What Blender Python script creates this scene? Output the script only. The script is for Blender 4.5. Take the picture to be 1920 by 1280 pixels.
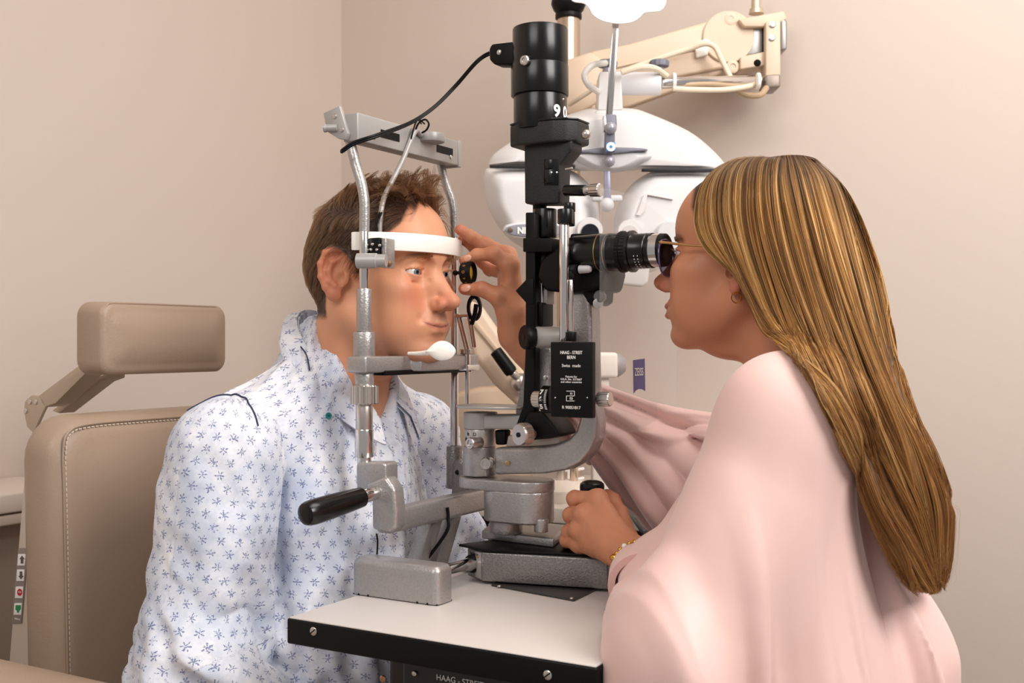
import bpy, bmesh, math, random
import numpy as np
from mathutils import Vector as Vec, Matrix
S = bpy.context.scene
for o in list(bpy.data.objects): bpy.data.objects.remove(o)
COL = S.collection
random.seed(7); RNG = np.random.default_rng(7)
PI = math.pi
# ------------------------------------------------------------------ camera, world, lights, exposure
FPX = 2100.0; CAM_H = 1.10
cam = bpy.data.cameras.new('camera'); cam.sensor_width = 36; cam.lens = 36*FPX/1920
camo = bpy.data.objects.new('camera', cam); COL.objects.link(camo)
camo.location = (0, 0, CAM_H); camo.rotation_euler = (PI/2, 0, 0)
cam.clip_start = .05
cam.dof.use_dof = True; cam.dof.focus_distance = 1.38; cam.dof.aperture_fstop = 11
S.camera = camo
S.view_settings.view_transform = 'Standard'; S.view_settings.look = 'None'
S.view_settings.exposure = -0.03; S.view_settings.gamma = 1; S.view_settings.use_curve_mapping = False
w = bpy.data.worlds.new('world'); S.world = w; w.use_nodes = True
w.node_tree.nodes['Background'].inputs[0].default_value = (1, .965, .93, 1)
w.node_tree.nodes['Background'].inputs[1].default_value = .38
def area(name, loc, target, size, power, col=(1, .965, .93), sy=None):
    l = bpy.data.lights.new(name, 'AREA'); l.shape = 'RECTANGLE'; l.size = size; l.size_y = sy or size
    l.energy = power; l.color = col
    o = bpy.data.objects.new(name, l); COL.objects.link(o); o.location = loc
    o.rotation_euler = (Vec(target)-Vec(loc)).to_track_quat('-Z', 'Y').to_euler()
    return o
area('offscreen_light', (1.5, -.1, 2.4), (.0, 1.45, 1.0), 1.1, 56)  # unseen key, its side taken from the shading on the faces
area('offscreen_light', (-.9, -.2, 2.4), (-.1, 1.5, 1.0), 1.0, 18)  # added fill on the left, no fixture known there
area('offscreen_light', (.6, 1.35, 2.5), (.55, 1.9, 1.0), .9, 17)  # added to brighten the back wall, phoropter and shoulder top
# ------------------------------------------------------------------ instrument frame
IA = Vec((-.2457, 1.22, .80)); IU = Vec((.866025, -.5, 0)); IV = Vec((.5, .866025, 0)); IW = Vec((0, 0, 1))
CAMP = Vec((0, 0, CAM_H))
def I(u, v, w): return IA + IU*u + IV*v + IW*w
def loc(p):
    d = Vec(p)-IA; return Vec((d.dot(IU), d.dot(IV), d.z))
def ray(x, y): return Vec(((x-960)/FPX, 1, (640-y)/FPX))
def hit(x, y, n, d0):
    r = ray(x, y); t = (d0-(CAMP-IA).dot(n))/r.dot(n); return CAMP+r*t
def HV(x, y, v): return hit(x, y, IV, v)      # where a sight line meets the plane v = const
def HU(x, y, u): return hit(x, y, IU, u)
def HW(x, y, w): return hit(x, y, IW, w)
def PY(x, y, Y): return CAMP+ray(x, y)*Y
def pix(p): return Vec((960+FPX*p[0]/p[1], 640-FPX*(p[2]-CAM_H)/p[1]))
MI = Matrix(((IU.x, IV.x, 0, IA.x), (IU.y, IV.y, 0, IA.y), (0, 0, 1, IA.z), (0, 0, 0, 1)))
# ------------------------------------------------------------------ materials
def lin(h):
    if isinstance(h, str):
        c = [int(h[i:i+2], 16)/255 for i in (0, 2, 4)]
        return tuple(x/12.92 if x <= .04045 else ((x+.055)/1.055)**2.4 for x in c)
    return h
class NT:
    def __init__(s, name):
        s.m = bpy.data.materials.new(name); s.m.use_nodes = True; s.t = s.m.node_tree
        s.b = s.t.nodes['Principled BSDF']; s.out = s.t.nodes['Material Output']
    def n(s, typ, **kw):
        nd = s.t.nodes.new(typ)
        for k, v in kw.items():
            if k.startswith('i_'): nd.inputs[k[2:].replace('_', ' ')].default_value = v
            elif k.startswith('n_'): nd.inputs[int(k[2:])].default_value = v
            else: setattr(nd, k, v)
        return nd
    def l(s, a, b): s.t.links.new(a, b)
    def math(s, op, a, b=None, c=None, clamp=False):
        nd = s.t.nodes.new('ShaderNodeMath'); nd.operation = op; nd.use_clamp = clamp
        for i, x in enumerate((a, b, c)):
            if x is None: continue
            if isinstance(x, (int, float)): nd.inputs[i].default_value = x
            else: s.l(x, nd.inputs[i])
        return nd.outputs[0]
    def mix(s, f, a, b):
        nd = s.t.nodes.new('ShaderNodeMix'); nd.data_type = 'RGBA'
        for sock, x in ((nd.inputs[0], f), (nd.inputs[6], a), (nd.inputs[7], b)):
            if isinstance(x, (int, float)): sock.default_value = x
            elif isinstance(x, (tuple, str)): sock.default_value = (*lin(x), 1)
            else: s.l(x, sock)
        return nd.outputs[2]
    def coord(s, kind='Object'): return s.n('ShaderNodeTexCoord').outputs[kind]
    def noise(s, scale, detail=2, rough=.5, vec=None, out=0, dist=0):
        nd = s.n('ShaderNodeTexNoise'); nd.inputs['Scale'].default_value = scale
        nd.inputs['Detail'].default_value = detail; nd.inputs['Roughness'].default_value = rough; nd.inputs['Distortion'].default_value = dist
        s.l(vec if vec is not None else s.coord(), nd.inputs['Vector']); return nd.outputs[out]
    def bump(s, h, strength, dist=.001):
        nd = s.n('ShaderNodeBump'); nd.inputs['Strength'].default_value = strength; nd.inputs['Distance'].default_value = dist
        s.l(h, nd.inputs['Height']); s.l(nd.outputs[0], s.b.inputs['Normal'])
    def ramp(s, f, stops):
        nd = s.n('ShaderNodeValToRGB'); e = nd.color_ramp.elements
        while len(e) < len(stops): e.new(.5)
        for el, (p, c) in zip(e, stops): el.position = p; el.color = (*lin(c), 1)
        s.l(f, nd.inputs[0]); return nd.outputs[0]
MATS = {}
def mat(name, col, rough=.5, metal=0, bump=None, spec=None, coat=0, sheen=0, sss=0, vary=None):
    if name in MATS: return MATS[name]
    t = NT(name); b = t.b
    b.inputs['Base Color'].default_value = (*lin(col), 1); b.inputs['Roughness'].default_value = rough; b.inputs['Metallic'].default_value = metal
    if spec is not None: b.inputs['Specular IOR Level'].default_value = spec
    if coat: b.inputs['Coat Weight'].default_value = coat; b.inputs['Coat Roughness'].default_value = .08
    if sheen: b.inputs['Sheen Weight'].default_value = sheen
    if bump: t.bump(t.noise(bump[0], bump[2] if len(bump) > 2 else 2), bump[1])
    if vary:
        c = t.mix(t.noise(vary[0], 3), col, vary[1]); t.l(c, b.inputs['Base Color'])
    MATS[name] = t.m; return t.m
def hammer(name, col, dark, scale=420, strength=.35, rough=.38, metal=.55):
    t = NT(name); v = t.n('ShaderNodeTexVoronoi', feature='SMOOTH_F1'); v.inputs['Scale'].default_value = scale
    nz = t.noise(scale*.7, 2); mx = t.n('ShaderNodeMixRGB'); mx.inputs[0].default_value = .0
    t.l(t.coord(), v.inputs['Vector'])
    h = t.math('ADD', v.outputs[0], t.math('MULTIPLY', nz, .8))
    t.bump(h, strength, .0012)
    t.l(t.mix(t.ramp(h, [(.35, (0, 0, 0)), (.95, (1, 1, 1))]), dark, col), t.b.inputs['Base Color'])
    t.b.inputs['Roughness'].default_value = rough; t.b.inputs['Metallic'].default_value = metal
    MATS[name] = t.m; return t.m
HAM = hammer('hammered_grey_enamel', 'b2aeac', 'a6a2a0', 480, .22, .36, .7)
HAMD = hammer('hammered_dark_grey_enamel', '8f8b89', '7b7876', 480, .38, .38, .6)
CHROME = mat('chrome', 'dcd8d6', .14, 1)
STEEL = mat('brushed_steel', 'cfc8c2', .3, 1)
GREYP = mat('smooth_grey_enamel', 'a9a5a2', .42, .25, (900, .06))
BLACK = mat('gloss_black', '070707', .25, 0, None, .42)
BLACKM = mat('satin_black', '090808', .45, 0, None, .2)
BLACKT = mat('textured_black', '131215', .5, 0, (900, .8, 3))
WHITEP = mat('white_plastic', 'f1efee', .35)
IVORY = mat('ivory_plastic', 'f6f1e9', .4)
BEIGE = mat('beige_enamel', 'd3bba3', .45, 0)
WHITEINK = mat('white_lettering', 'f2efec', .5)
# ------------------------------------------------------------------ mesh helpers
def finish(me, mt, smooth=35):
    if mt: me.materials.append(mt)
    for p in me.polygons: p.use_smooth = True
    if smooth: me.set_sharp_from_angle(angle=math.radians(smooth))
def obj(name, bm, mt, parent=None, label=None, smooth=35, **props):
    me = bpy.data.meshes.new(name)
    if isinstance(bm, bmesh.types.BMesh):
        bmesh.ops.recalc_face_normals(bm, faces=bm.faces); bm.to_mesh(me); bm.free()
    else: me.from_pydata([tuple(v) for v in bm[0]], [], [tuple(f) for f in bm[1]])
    finish(me, mt, smooth)
    o = bpy.data.objects.new(name, me); COL.objects.link(o); adopt(o, parent)
    if label: o['label'] = label
    for k, v in props.items(): o[k] = v
    return o
def adopt(o, parent):
    if parent is None: return
    o.parent = parent; o.matrix_parent_inverse = parent_world(parent).inverted()
def parent_world(p):
    return Matrix.Translation(p.location) if p.type == 'EMPTY' else Matrix.Identity(4)
def thing(name, label, cat, at=(0, 0, 0), group=None):
    o = bpy.data.objects.new(name, None); COL.objects.link(o); o.location = at; o.empty_display_size = .02
    o['label'] = label; o['category'] = cat
    if group: o['group'] = group
    return o
def tag(o, label, cat, group=None):
    o['label'] = label; o['category'] = cat
    if group: o['group'] = group
    return o
def basis(ax, up=None):
    z = Vec(ax).normalized(); r = Vec(up) if up is not None else (Vec((0, 0, 1)) if abs(z.z) < .9 else Vec((1, 0, 0)))
    x = r.cross(z).normalized(); y = z.cross(x); return x, y, z
def join(*bms):
    out = bmesh.new()
    for b in bms:
        me = bpy.data.meshes.new('t'); b.to_mesh(me); b.free(); out.from_mesh(me); bpy.data.meshes.remove(me)
    return out
def bevel(bm, r, seg=3, ang=35):
    if r <= 0: return bm
    bmesh.ops.recalc_face_normals(bm, faces=bm.faces)
    es = [e for e in bm.edges if len(e.link_faces) == 2 and e.calc_face_angle(0) > math.radians(ang)]
    bmesh.ops.bevel(bm, geom=es, offset=r, segments=seg, profile=.5, affect='EDGES', clamp_overlap=True); return bm
def loft(rings, cap=True, closed=True):
    bm = bmesh.new(); vs = [[bm.verts.new(p) for p in r] for r in rings]; n = len(rings[0])
    for a, b in zip(vs, vs[1:]):
        for i in range(n if closed else n-1):
            j = (i+1) % n; bm.faces.new((a[i], a[j], b[j], b[i]))
    if cap:
        bm.faces.new(vs[0][::-1]); bm.faces.new(vs[-1])
    return bm
def box(u0, u1, v0, v1, w0, w1, bev=.002, seg=3, M=MI):
    bm = bmesh.new(); vs = [bm.verts.new(M @ Vec(p)) for p in ((u0, v0, w0), (u1, v0, w0), (u1, v1, w0), (u0, v1, w0), (u0, v0, w1), (u1, v0, w1), (u1, v1, w1), (u0, v1, w1))]
    for f in ((0, 3, 2, 1), (4, 5, 6, 7), (0, 1, 5, 4), (1, 2, 6, 5), (2, 3, 7, 6), (3, 0, 4, 7)): bm.faces.new([vs[i] for i in f])
    return bevel(bm, bev, seg)
def prism(pts, off, bev=.002, seg=2, ang=35):
    """polygon of world points swept by the vector off"""
    off = Vec(off); pts = [Vec(p) for p in pts]
    return bevel(loft([pts, [p+off for p in pts]]), bev, seg, ang)
def lathe(p0, ax, prof, n=32, up=None, mod=None):
    """prof: (t along axis, radius); mod(k)->radius factor per segment (knurling)"""
    x, y, z = basis(ax, up); p0 = Vec(p0); rings = []
    for t, r in prof:
        r = max(r, 1e-5)
        rings.append([p0+z*t+(x*math.cos(2*PI*i/n)+y*math.sin(2*PI*i/n))*r*(mod(i) if mod else 1) for i in range(n)])
    return loft(rings)
def cyl(p0, p1, r, r1=None, bev=.001, n=32, knurl=0):
    p0 = Vec(p0); p1 = Vec(p1); L = (p1-p0).length; r1 = r if r1 is None else r1; b = min(bev, L*.3, r*.4)
    k = .29*b
    pr = [(0, r-b), (k, r-b*.29), (b, r), (L-b, r1), (L-k, r1-b*.29), (L, r1-b)]
    if knurl:
        n = knurl*4; md = lambda i: 1 if i % 4 < 2 else .94
        pr = [(0, r-b), (b, r), (L-b, r1), (L, r1-b)]
        return lathe(p0, p1-p0, pr, n, mod=md)
    return lathe(p0, p1-p0, pr, n)
def catmull(P, m=8):
    P = [Vec(p) for p in P]; Q = [P[0]*2-P[1]]+P+[P[-1]*2-P[-2]]; out = []
    for i in range(1, len(Q)-2):
        a, b, c, d = Q[i-1:i+3]
        for k in range(m):
            t = k/m; out.append(.5*((2*b)+(c-a)*t+(2*a-5*b+4*c-d)*t*t+(3*b-a-3*c+d)*t**3))
    return out+[P[-1]]
def tube(P, r, n=10, m=8, smooth=True, closed=False):
    pts = catmull(P, m) if smooth else [Vec(p) for p in P]; rings = []
    T = [(pts[min(i+1, len(pts)-1)]-pts[max(i-1, 0)]).normalized() for i in range(len(pts))]
    x, y, z = basis(T[0])
    for i, (p, t) in enumerate(zip(pts, T)):
        x = (x-t*x.dot(t)).normalized(); y = t.cross(x)
        rr = r(i/(len(pts)-1)) if callable(r) else r
        rings.append([p+(x*math.cos(2*PI*k/n)+y*math.sin(2*PI*k/n))*rr for k in range(n)])
    return loft(rings)
def ball(c, r, M=None, su=24, sv=16):
    """ellipsoid: r = radii, M = 3x3 axes (columns)"""
    r = (r, r, r) if isinstance(r, (int, float)) else r; bm = bmesh.new()
    bmesh.ops.create_uvsphere(bm, u_segments=su, v_segments=sv, radius=1)
    for v in bm.verts:
        q = Vec((v.co.x*r[0], v.co.y*r[1], v.co.z*r[2])); v.co = Vec(c)+(M @ q if M else q)
    return bm
MUV = Matrix(((IU.x, IV.x, 0), (IU.y, IV.y, 0), (0, 0, 1)))
def text(name, body, at, right, up, size, mt, parent=None, align='CENTER', ext=.0002, bold=0, sx=1):
    cu = bpy.data.curves.new(name, 'FONT'); cu.body = body; cu.size = size; cu.extrude = ext; cu.align_x = align; cu.align_y = 'CENTER'
    cu.offset = bold; cu.materials.append(mt)
    o = bpy.data.objects.new(name, cu); COL.objects.link(o)
    dg = bpy.context.evaluated_depsgraph_get(); me = bpy.data.meshes.new_from_object(o.evaluated_get(dg)); bpy.data.objects.remove(o)
    me.name = name; me.materials.clear(); me.materials.append(mt); o = bpy.data.objects.new(name, me); COL.objects.link(o)
    r = Vec(right).normalized(); u = Vec(up).normalized(); n = r.cross(u)
    M = Matrix(((r.x*sx, u.x, n.x, at[0]), (r.y*sx, u.y, n.y, at[1]), (r.z*sx, u.z, n.z, at[2]), (0, 0, 0, 1)))
    if parent is not None:
        o.parent = parent; o.matrix_parent_inverse = parent_world(parent).inverted()
    o.matrix_basis = M
    return o
def screw(at, n, r, parent, mt=None, slot=True, name='screw'):
    n = Vec(n).normalized(); bm = lathe(Vec(at)-n*.0005, n, [(0, r), (.0012, r), (.0019, r*.8), (.0022, r*.35)], 20)
    o = obj(name, bm, mt or STEEL, parent)
    if slot:
        x, y, z = basis(n); d = (x+y*.8).normalized(); e = n.cross(d); c = Vec(at)+n*.0016
        sb = bmesh.new(); q = [sb.verts.new(c+d*a*r*.9+e*b*r*.14+n*h) for h in (-.0005, .0003) for a, b in ((-1, -1), (1, -1), (1, 1), (-1, 1))]
        for f in ((0, 3, 2, 1), (4, 5, 6, 7), (0, 1, 5, 4), (1, 2, 6, 5), (2, 3, 7, 6), (3, 0, 4, 7)): sb.faces.new([q[i] for i in f])
        if o.parent and o.parent.type == 'EMPTY': obj('slot', sb, BLACKM, o)
        else: sb.free()
    return o
# ------------------------------------------------------------------ the room
def wallmat(name, a, b):
    t = NT(name); t.l(t.mix(t.noise(1.2, 2), a, b), t.b.inputs['Base Color']); t.b.inputs['Roughness'].default_value = .75
    t.bump(t.noise(260, 3), .12, .001); return t.m
WALLP = wallmat('warm_beige_wall_paint', 'd0c2b7', 'ccbdb2')
UW, VW = -1.0, 1.345                                        # the corner behind the phoropter
def slab(name, u0, u1, v0, v1, w0, w1, m):
    o = obj(name, box(u0, u1, v0, v1, w0, w1, 0), m); o['kind'] = 'structure'; return o
slab('wall_left', UW-.1, UW, -1.6, VW, -.8, 1.8, WALLP)
slab('wall_back', UW-.1, 1.6, VW, VW+.1, -.8, 1.8, WALLP)
slab('floor', UW-.1, 1.6, -1.6, VW+.1, -.85, -.8, mat('taupe_floor', '8f8379', .6))
slab('ceiling', UW-.1, 1.6, -1.6, VW+.1, 1.8, 1.85, mat('white_ceiling', 'efe9e2', .8))
slab('baseboard_back', UW, 1.6, VW-.012, VW, -.8, -.7, WHITEP)
slab('baseboard_left', UW, UW+.012, -1.6, VW-.012, -.8, -.7, WHITEP)
# ------------------------------------------------------------------ exam chair
def leather(name, a, b):
    t = NT(name); nz = t.noise(2.5, 3); t.l(t.mix(nz, a, b), t.b.inputs['Base Color'])
    v = t.n('ShaderNodeTexVoronoi'); v.inputs['Scale'].default_value = 330; t.l(t.coord(), v.inputs['Vector'])
    t.bump(t.math('ADD', v.outputs[0], t.math('MULTIPLY', t.noise(30, 4), 2.5)), .16, .001); t.b.inputs['Roughness'].default_value = .42
    t.b.inputs['Specular IOR Level'].default_value = .45; return t.m
TAN = leather('taupe_vinyl', 'a58f7c', '9c8673')
THREAD = mat('pale_thread', 'd5c4b2', .8)
def rrect(v0, v1, w0, w1, r, k=6):
    out = []
    for cx, cy, a0 in ((v1-r, w1-r, 0), (v0+r, w1-r, 90), (v0+r, w0+r, 180), (v1-r, w0+r, 270)):
        for i in range(k+1):
            a = math.radians(a0+90*i/k); out.append((cx+r*math.cos(a), cy+r*math.sin(a)))
    return out
def cushion(u0, u1, v0, v1, w0, w1, r, edge, puff, lean=0):
    """padded block: u1 is the front; rounded edges of radius edge, front bulging by puff"""
    rings = []
    def ring(u, ins, bul=0):
        rr = max(min(r-ins*.3, min(w1-w0, v1-v0)/2-ins-.0006), .0006)
        return [I(u+bul-lean*(q[1]-w0), q[0], q[1]) for q in rrect(v0+ins, v1-ins, w0+ins, w1-ins, rr)]
    m = min(v1-v0, w1-w0)/2*.93
    rings.append(ring(u0, edge))
    for i in range(1, 6): a = PI/2*i/5; rings.append(ring(u0+edge*(1-math.cos(a)), edge*(1-math.sin(a))))
    for i in range(1, 6): a = PI/2*i/5; rings.append(ring(u1-edge*(1-math.sin(a)), edge*(1-math.cos(a))))
    for i in range(1, 8):
        f = i/7; rings.append(ring(u1, edge+(m-edge)*f, puff*(1-(1-f)**2)))
    return loft(rings)
def seam(name, pts, parent, r=.0018, gap=.007, off=.004, nrm=IU, mt=None):
    """a piping tube with a row of stitches beside it"""
    P = catmull(pts, 6)
    obj('piping', tube(pts, r, 8, 6), mt or TAN, parent)
    bms = []; L = 0
    for a, b in zip(P, P[1:]):
        d = (b-a); ln = d.length
        if ln < 1e-6: continue
        L += ln
        while L > gap:
            L -= gap; c = b-d.normalized()*L; s = d.normalized().cross(Vec(nrm)).normalized()
            q = c+s*off; h = d.normalized()*gap*.33
            bms.append(cyl(q-h, q+h, .0009, bev=.0003, n=6))
    if bms:
        o = obj(name, join(*bms), THREAD, parent); o['kind'] = 'stuff'
chair = thing('exam_chair', 'taupe vinyl exam chair with a padded headrest behind the seated man', 'chair', I(-.45, .26, -.8))
v0c, v1c = .035, .50
obj('backrest', cushion(-.492, -.412, v0c, v1c, -.40, .20, .055, .030, .012, lean=.03), TAN, chair)
def bk(w, v): return I(-.412-.03*(w+.40)-.0022, v, w)
seam('stitching', [bk(w, v0c+.0165) for w in (-.33, -.2, -.1, 0, .1, .155)]+[bk(.180, v0c+.026), bk(.188, v0c+.06), bk(.189, .2), bk(.188, .44)], chair, .0016)
obj('headrest', cushion(-.518, -.458, .137, .383, .252, .357, .020, .012, .010), TAN, chair)
def hd(v, w, k=0): return I(-.4625+k, v, w)
rr = [hd(.1455, .262), hd(.1440, .285), hd(.1440, .325), hd(.1450, .342), hd(.1500, .3515), hd(.165, .3545), hd(.25, .3550), hd(.36, .3545)]
seam('stitching', rr, chair, .0015, .006, .0035)
BRK = mat('beige_bracket_enamel', 'b9a793', .45, .1)
# hinge bracket carrying the headrest
vB = .17
def hv(x, y, v=vB): return HV(x, y, v)
obj('headrest_bracket', prism([hv(*q) for q in ((46, 752), (58, 741), (76, 742), (86, 760), (80, 772), (62, 812), (50, 800), (44, 770))], IV*.006, .0015), BRK, chair)
obj('headrest_arm', prism([hv(*q) for q in ((70, 742), (150, 682), (196, 660), (196, 676), (170, 690), (104, 756), (82, 764))], IV*.035, .003), BRK, chair)
obj('headrest_arm', prism([hv(x, y, vB+.05) for x, y in ((96, 770), (180, 706), (205, 699), (205, 709), (186, 716), (110, 775))], IV*.03, .002), BRK, chair)
for x, y in ((56, 753), (67, 753), (48, 770)): screw(hv(x, y, vB-.0005), -IV, .0042, chair, STEEL, False)
# side shell with the button strip
vS = .075
SHELL = mat('pale_beige_shell', 'c6b5a6', .5)
obj('side_shell', prism([HV(x, y, vS) for x, y in ((46, 870), (90, 870), (110, 1250), (96, 1700), (-20, 1700), (16, 1235), (34, 1010))], IV*.36, .004), SHELL, chair)
def P2(x, y, d=0): return HV(x, y, vS-d)
strip = obj('button_strip', prism([P2(*q) for q in ((36, 1027), (54, 1027), (42, 1168), (23, 1168))], -IV*.002, .0008), mat('taupe_strip', '8d8078', .5), chair)
for i, (x, y) in enumerate(((41.5, 1049), (39.5, 1078), (37, 1110), (34.5, 1141))):
    o = obj('button', prism([P2(x+a, y+b, .002) for a, b in ((-6.5, -11), (7.5, -11), (6, 11), (-8, 11))], -IV*.0012, .0005), WHITEP, strip)
    if i < 2:
        s = -1 if i == 0 else 1
        q = [(0, 8*s), (5, 1*s), (2.4, 1*s), (2.4, -7*s), (-2.4, -7*s), (-2.4, 1*s), (-5, 1*s)]
        obj('arrow_mark', prism([P2(x+a, y+b, .0033) for a, b in q], -IV*.0003, 0), mat('dark_grey_print', '5a5350', .5), strip)
    elif i == 2:
        q = [(5*math.cos(PI/8+k*PI/4), 7*math.sin(PI/8+k*PI/4)) for k in range(8)]
        obj('stop_mark', prism([P2(x+a, y+b, .0033) for a, b in q], -IV*.0003, 0), mat('red_print', 'c0202c', .5), strip)
        text('lettering', 'STOP', P2(x, y, .0039), IU, IW, .0028, WHITEINK, strip)
    else:
        q = [(-5, -7), (5, -7), (4.5, 1), (1.5, 4), (1.5, 7), (-2.5, 7), (-2.5, 4), (-5.5, 1)]
        obj('chair_mark', prism([P2(x+a, y+b, .0033) for a, b in q], -IV*.0003, 0), mat('green_print', '1d8a4f', .5), strip)
text('lettering', 'Reliance', P2(32.5, 1160, .0023), IU, IW, .0035, WHITEINK, strip)
# near armrest, at the lower left
arm = obj('armrest', cushion(-.145, -.090, -.135, -.045, -.62, -.03, .02, .014, .004), TAN, None)
for v in arm.data.vertices:                                  # lay the padded block down along u
    l = loc(v.co); v.co = I(l[2]+.0+.02, l[1], l[0])
arm.data.update(); adopt(arm, chair)
obj('armrest_post', box(-.50, -.44, -.11, -.07, -.55, -.140, .006), BRK, chair)
obj('seat', cushion(-.50, -.395, -.0, .52, -.58, -.02, .05, .03, .02), TAN, None)
st = bpy.data.objects['seat']
for v in st.data.vertices:
    l = loc(v.co); v.co = I(l[2]+.10, l[1], l[0])
st.data.update(); adopt(st, chair)
obj('pedestal', cyl(I(-.2, .26, -.8), I(-.2, .26, -.50), .12, bev=.01), BRK, chair)
obj('pedestal_foot', cyl(I(-.2, .26, -.8), I(-.2, .26, -.77), .28, bev=.01), BRK, chair)
# shelf end seen past the chair at the left edge
sh = thing('side_counter', 'white-edged counter end behind the exam chair at the left edge', 'counter', I(-.85, .1, -.8))
def wy(y, u, v): return .30-(y-640)/FPX*I(u, v, 0).y
cu, cv = -.80, .10
wa, wb, wc = wy(945, cu, cv), wy(985, cu, cv), wy(1010, cu, cv)
obj('counter_top', box(UW+.002, cu, -.6, .40, wb, wa, .004), mat('pale_counter', 'd9cdc2', .5), sh)
obj('counter_rail', box(UW+.002, cu-.004, -.6, .40, wc, wb-.003, .003), mat('pale_rail', 'cdbfb3', .5), sh)
obj('counter_body', box(UW+.002, cu-.05, -.6, .38, -.8, wc, .003), mat('taupe_cabinet', '9d8f84', .6), sh)
# ------------------------------------------------------------------ instrument table
LAM = mat('pale_grey_laminate', 'cdc5c0', .38, 0, None, .4, vary=(3, 'c9c1bb'))
tab = thing('instrument_table', 'pale grey topped instrument table with a thick black edge carrying the slit lamp', 'table', I(.19, .3, -.8))
TU, TV = .374, .56
obj('tabletop', box(.002, TU-.002, .002, TV-.002, -.012, .0, .0012), LAM, tab)
obj('edge_band', box(0, TU, 0, TV, -.029, -.0012, .0025), BLACKM, tab)
for x, y in ((588, 1183), (1027, 1265)):
    p = HV(x, y, 0); screw(p, -IV, .0046, tab, STEEL, True)
obj('under_housing', box(.118, .36, .05, .45, -.16, -.029, .004), mat('black_housing', '141213', .4), tab)
obj('under_bracket', box(.085, .117, .07, .40, -.13, -.029, .006), mat('dark_brown_bracket', '2a1d18', .45), tab)
screw(HV(718, 1272, .069), -IV, .004, tab, mat('copper_screw', 'c09070', .3, 1), False)
screw(HV(777, 1262, .049), -IV, .003, tab, STEEL, False)
text('lettering', 'HAAG - STREIT', HV(862, 1277, .0495), IU, IW, .0088, WHITEINK, tab)
obj('support_column', box(.15, .25, .30, .40, -.8, -.16, .01), BLACKM, tab)
obj('support_foot', box(.02, .35, .12, .52, -.8, -.77, .01), BLACKM, tab)
# rail covers (the far one is mostly hidden), axle
def cover(v0, v1):
    b = thing('rail_cover', 'x', 'cover', I(.05, (v0+v1)/2, 0))
    bm = loft([[I(q[0], q[1], w) for q in rrect(-.008+i, .116-i, v0+i, v1-i, max(.009-i*.6, .003))] for w, i in ((.0012, .0), (.036, .0), (.0395, .0008), (.0425, .003), (.0440, .0062), (.0446, .011))])
    obj('shell', bm, HAM, b); obj('felt_foot', box(-.006, .114, v0+.002, v1-.002, .0001, .0016, 0), BLACKM, b)
    for u in (.004, .018, .088, .102): obj('foot_notch', box(u-.001, u+.001, v0-.0004, v0+.002, .0004, .0026, 0), BLACKM, b)
    return b
c1 = cover(.122, .157); c1['label'] = 'hammered grey rail cover block on the near side of the table'
c2 = cover(.43, .465); c2['label'] = 'grey rail cover block on the far side behind the slit lamp'
c1['group'] = c2['group'] = 'rail covers on the table'
# dark friction plate under the lamp
fp = thing('friction_plate', 'thin dark plate with corner screws lying on the tabletop under the slit lamp', 'plate', I(.2, .26, 0))
q = [HW(x, y, .0005) for x, y in ((921, 1098), (1076, 1127), (1122, 1104), (1040, 1070), (945, 1083))]
obj('plate', prism(q, IW*.0016, .0004), mat('dark_grey_plate', '3a3735', .35, .2), fp)
for x, y in ((936, 1099), (1072, 1122)): screw(HW(x, y, .0022), IW, .0026, fp, STEEL, False)
# ------------------------------------------------------------------ chin and forehead rest
HRU = -.02; V1, V2 = .16, .365
hr = thing('chin_rest_stand', 'hammered silver chin and forehead rest the man leans his face into', 'chin rest', I(HRU, .26, 0))
def wv(y, u, v): return .30-(y-640)/FPX*I(u, v, 0).y
def col(v, segs, k=1.0):
    for nm, y0, y1, rpx, m, kn in segs:
        u = loc(HV(683 if v == V1 else 852, 640, v))[0]; Y = I(u, v, 0).y
        r = rpx/FPX*Y
        obj(nm, cyl(I(u, v, wv(y1, u, v)), I(u, v, wv(y0, u, v)), r, bev=.0012, n=36, knurl=kn), m, hr)
col(V1, (('upper_rod', 428, 545, 9.5, CHROME, 0), ('upper_sleeve', 541, 622, 14.5, HAM, 0), ('lower_sleeve', 622, 670, 20.5, HAM, 0),
         ('sleeve', 698, 724, 18, HAM, 0), ('height_nut', 722, 757, 27, STEEL, 22), ('spindle_tube', 757, 806, 16, STEEL, 0), ('chrome_collar', 804, 857, 17.5, CHROME, 0), ('spindle', 856, 872, 13, CHROME, 0)))
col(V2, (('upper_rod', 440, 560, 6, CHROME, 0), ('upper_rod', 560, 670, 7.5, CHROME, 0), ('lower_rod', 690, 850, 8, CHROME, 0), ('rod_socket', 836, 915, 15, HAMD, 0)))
# a second, plain rod next to the far column
u2 = loc(HV(876, 640, V2))[0]
obj('guide_rod', cyl(I(u2, V2, wv(765, u2, V2)), I(u2, V2, wv(690, u2, V2)), .0028), CHROME, hr)
# bent upper tubes
def bent(pts, v, r): obj('bent_tube', tube([HV(x, y, v) for x, y in pts], r, 16, 6), HAM, hr)
bent(((656, 262), (660, 280), (668, 312), (678, 345), (683, 375), (683.5, 405), (683, 434)), V1, .0064)
bent(((822, 288), (826, 306), (836, 345), (846, 372), (850, 392), (851, 415), (852, 445)), V2, .0058)
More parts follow.
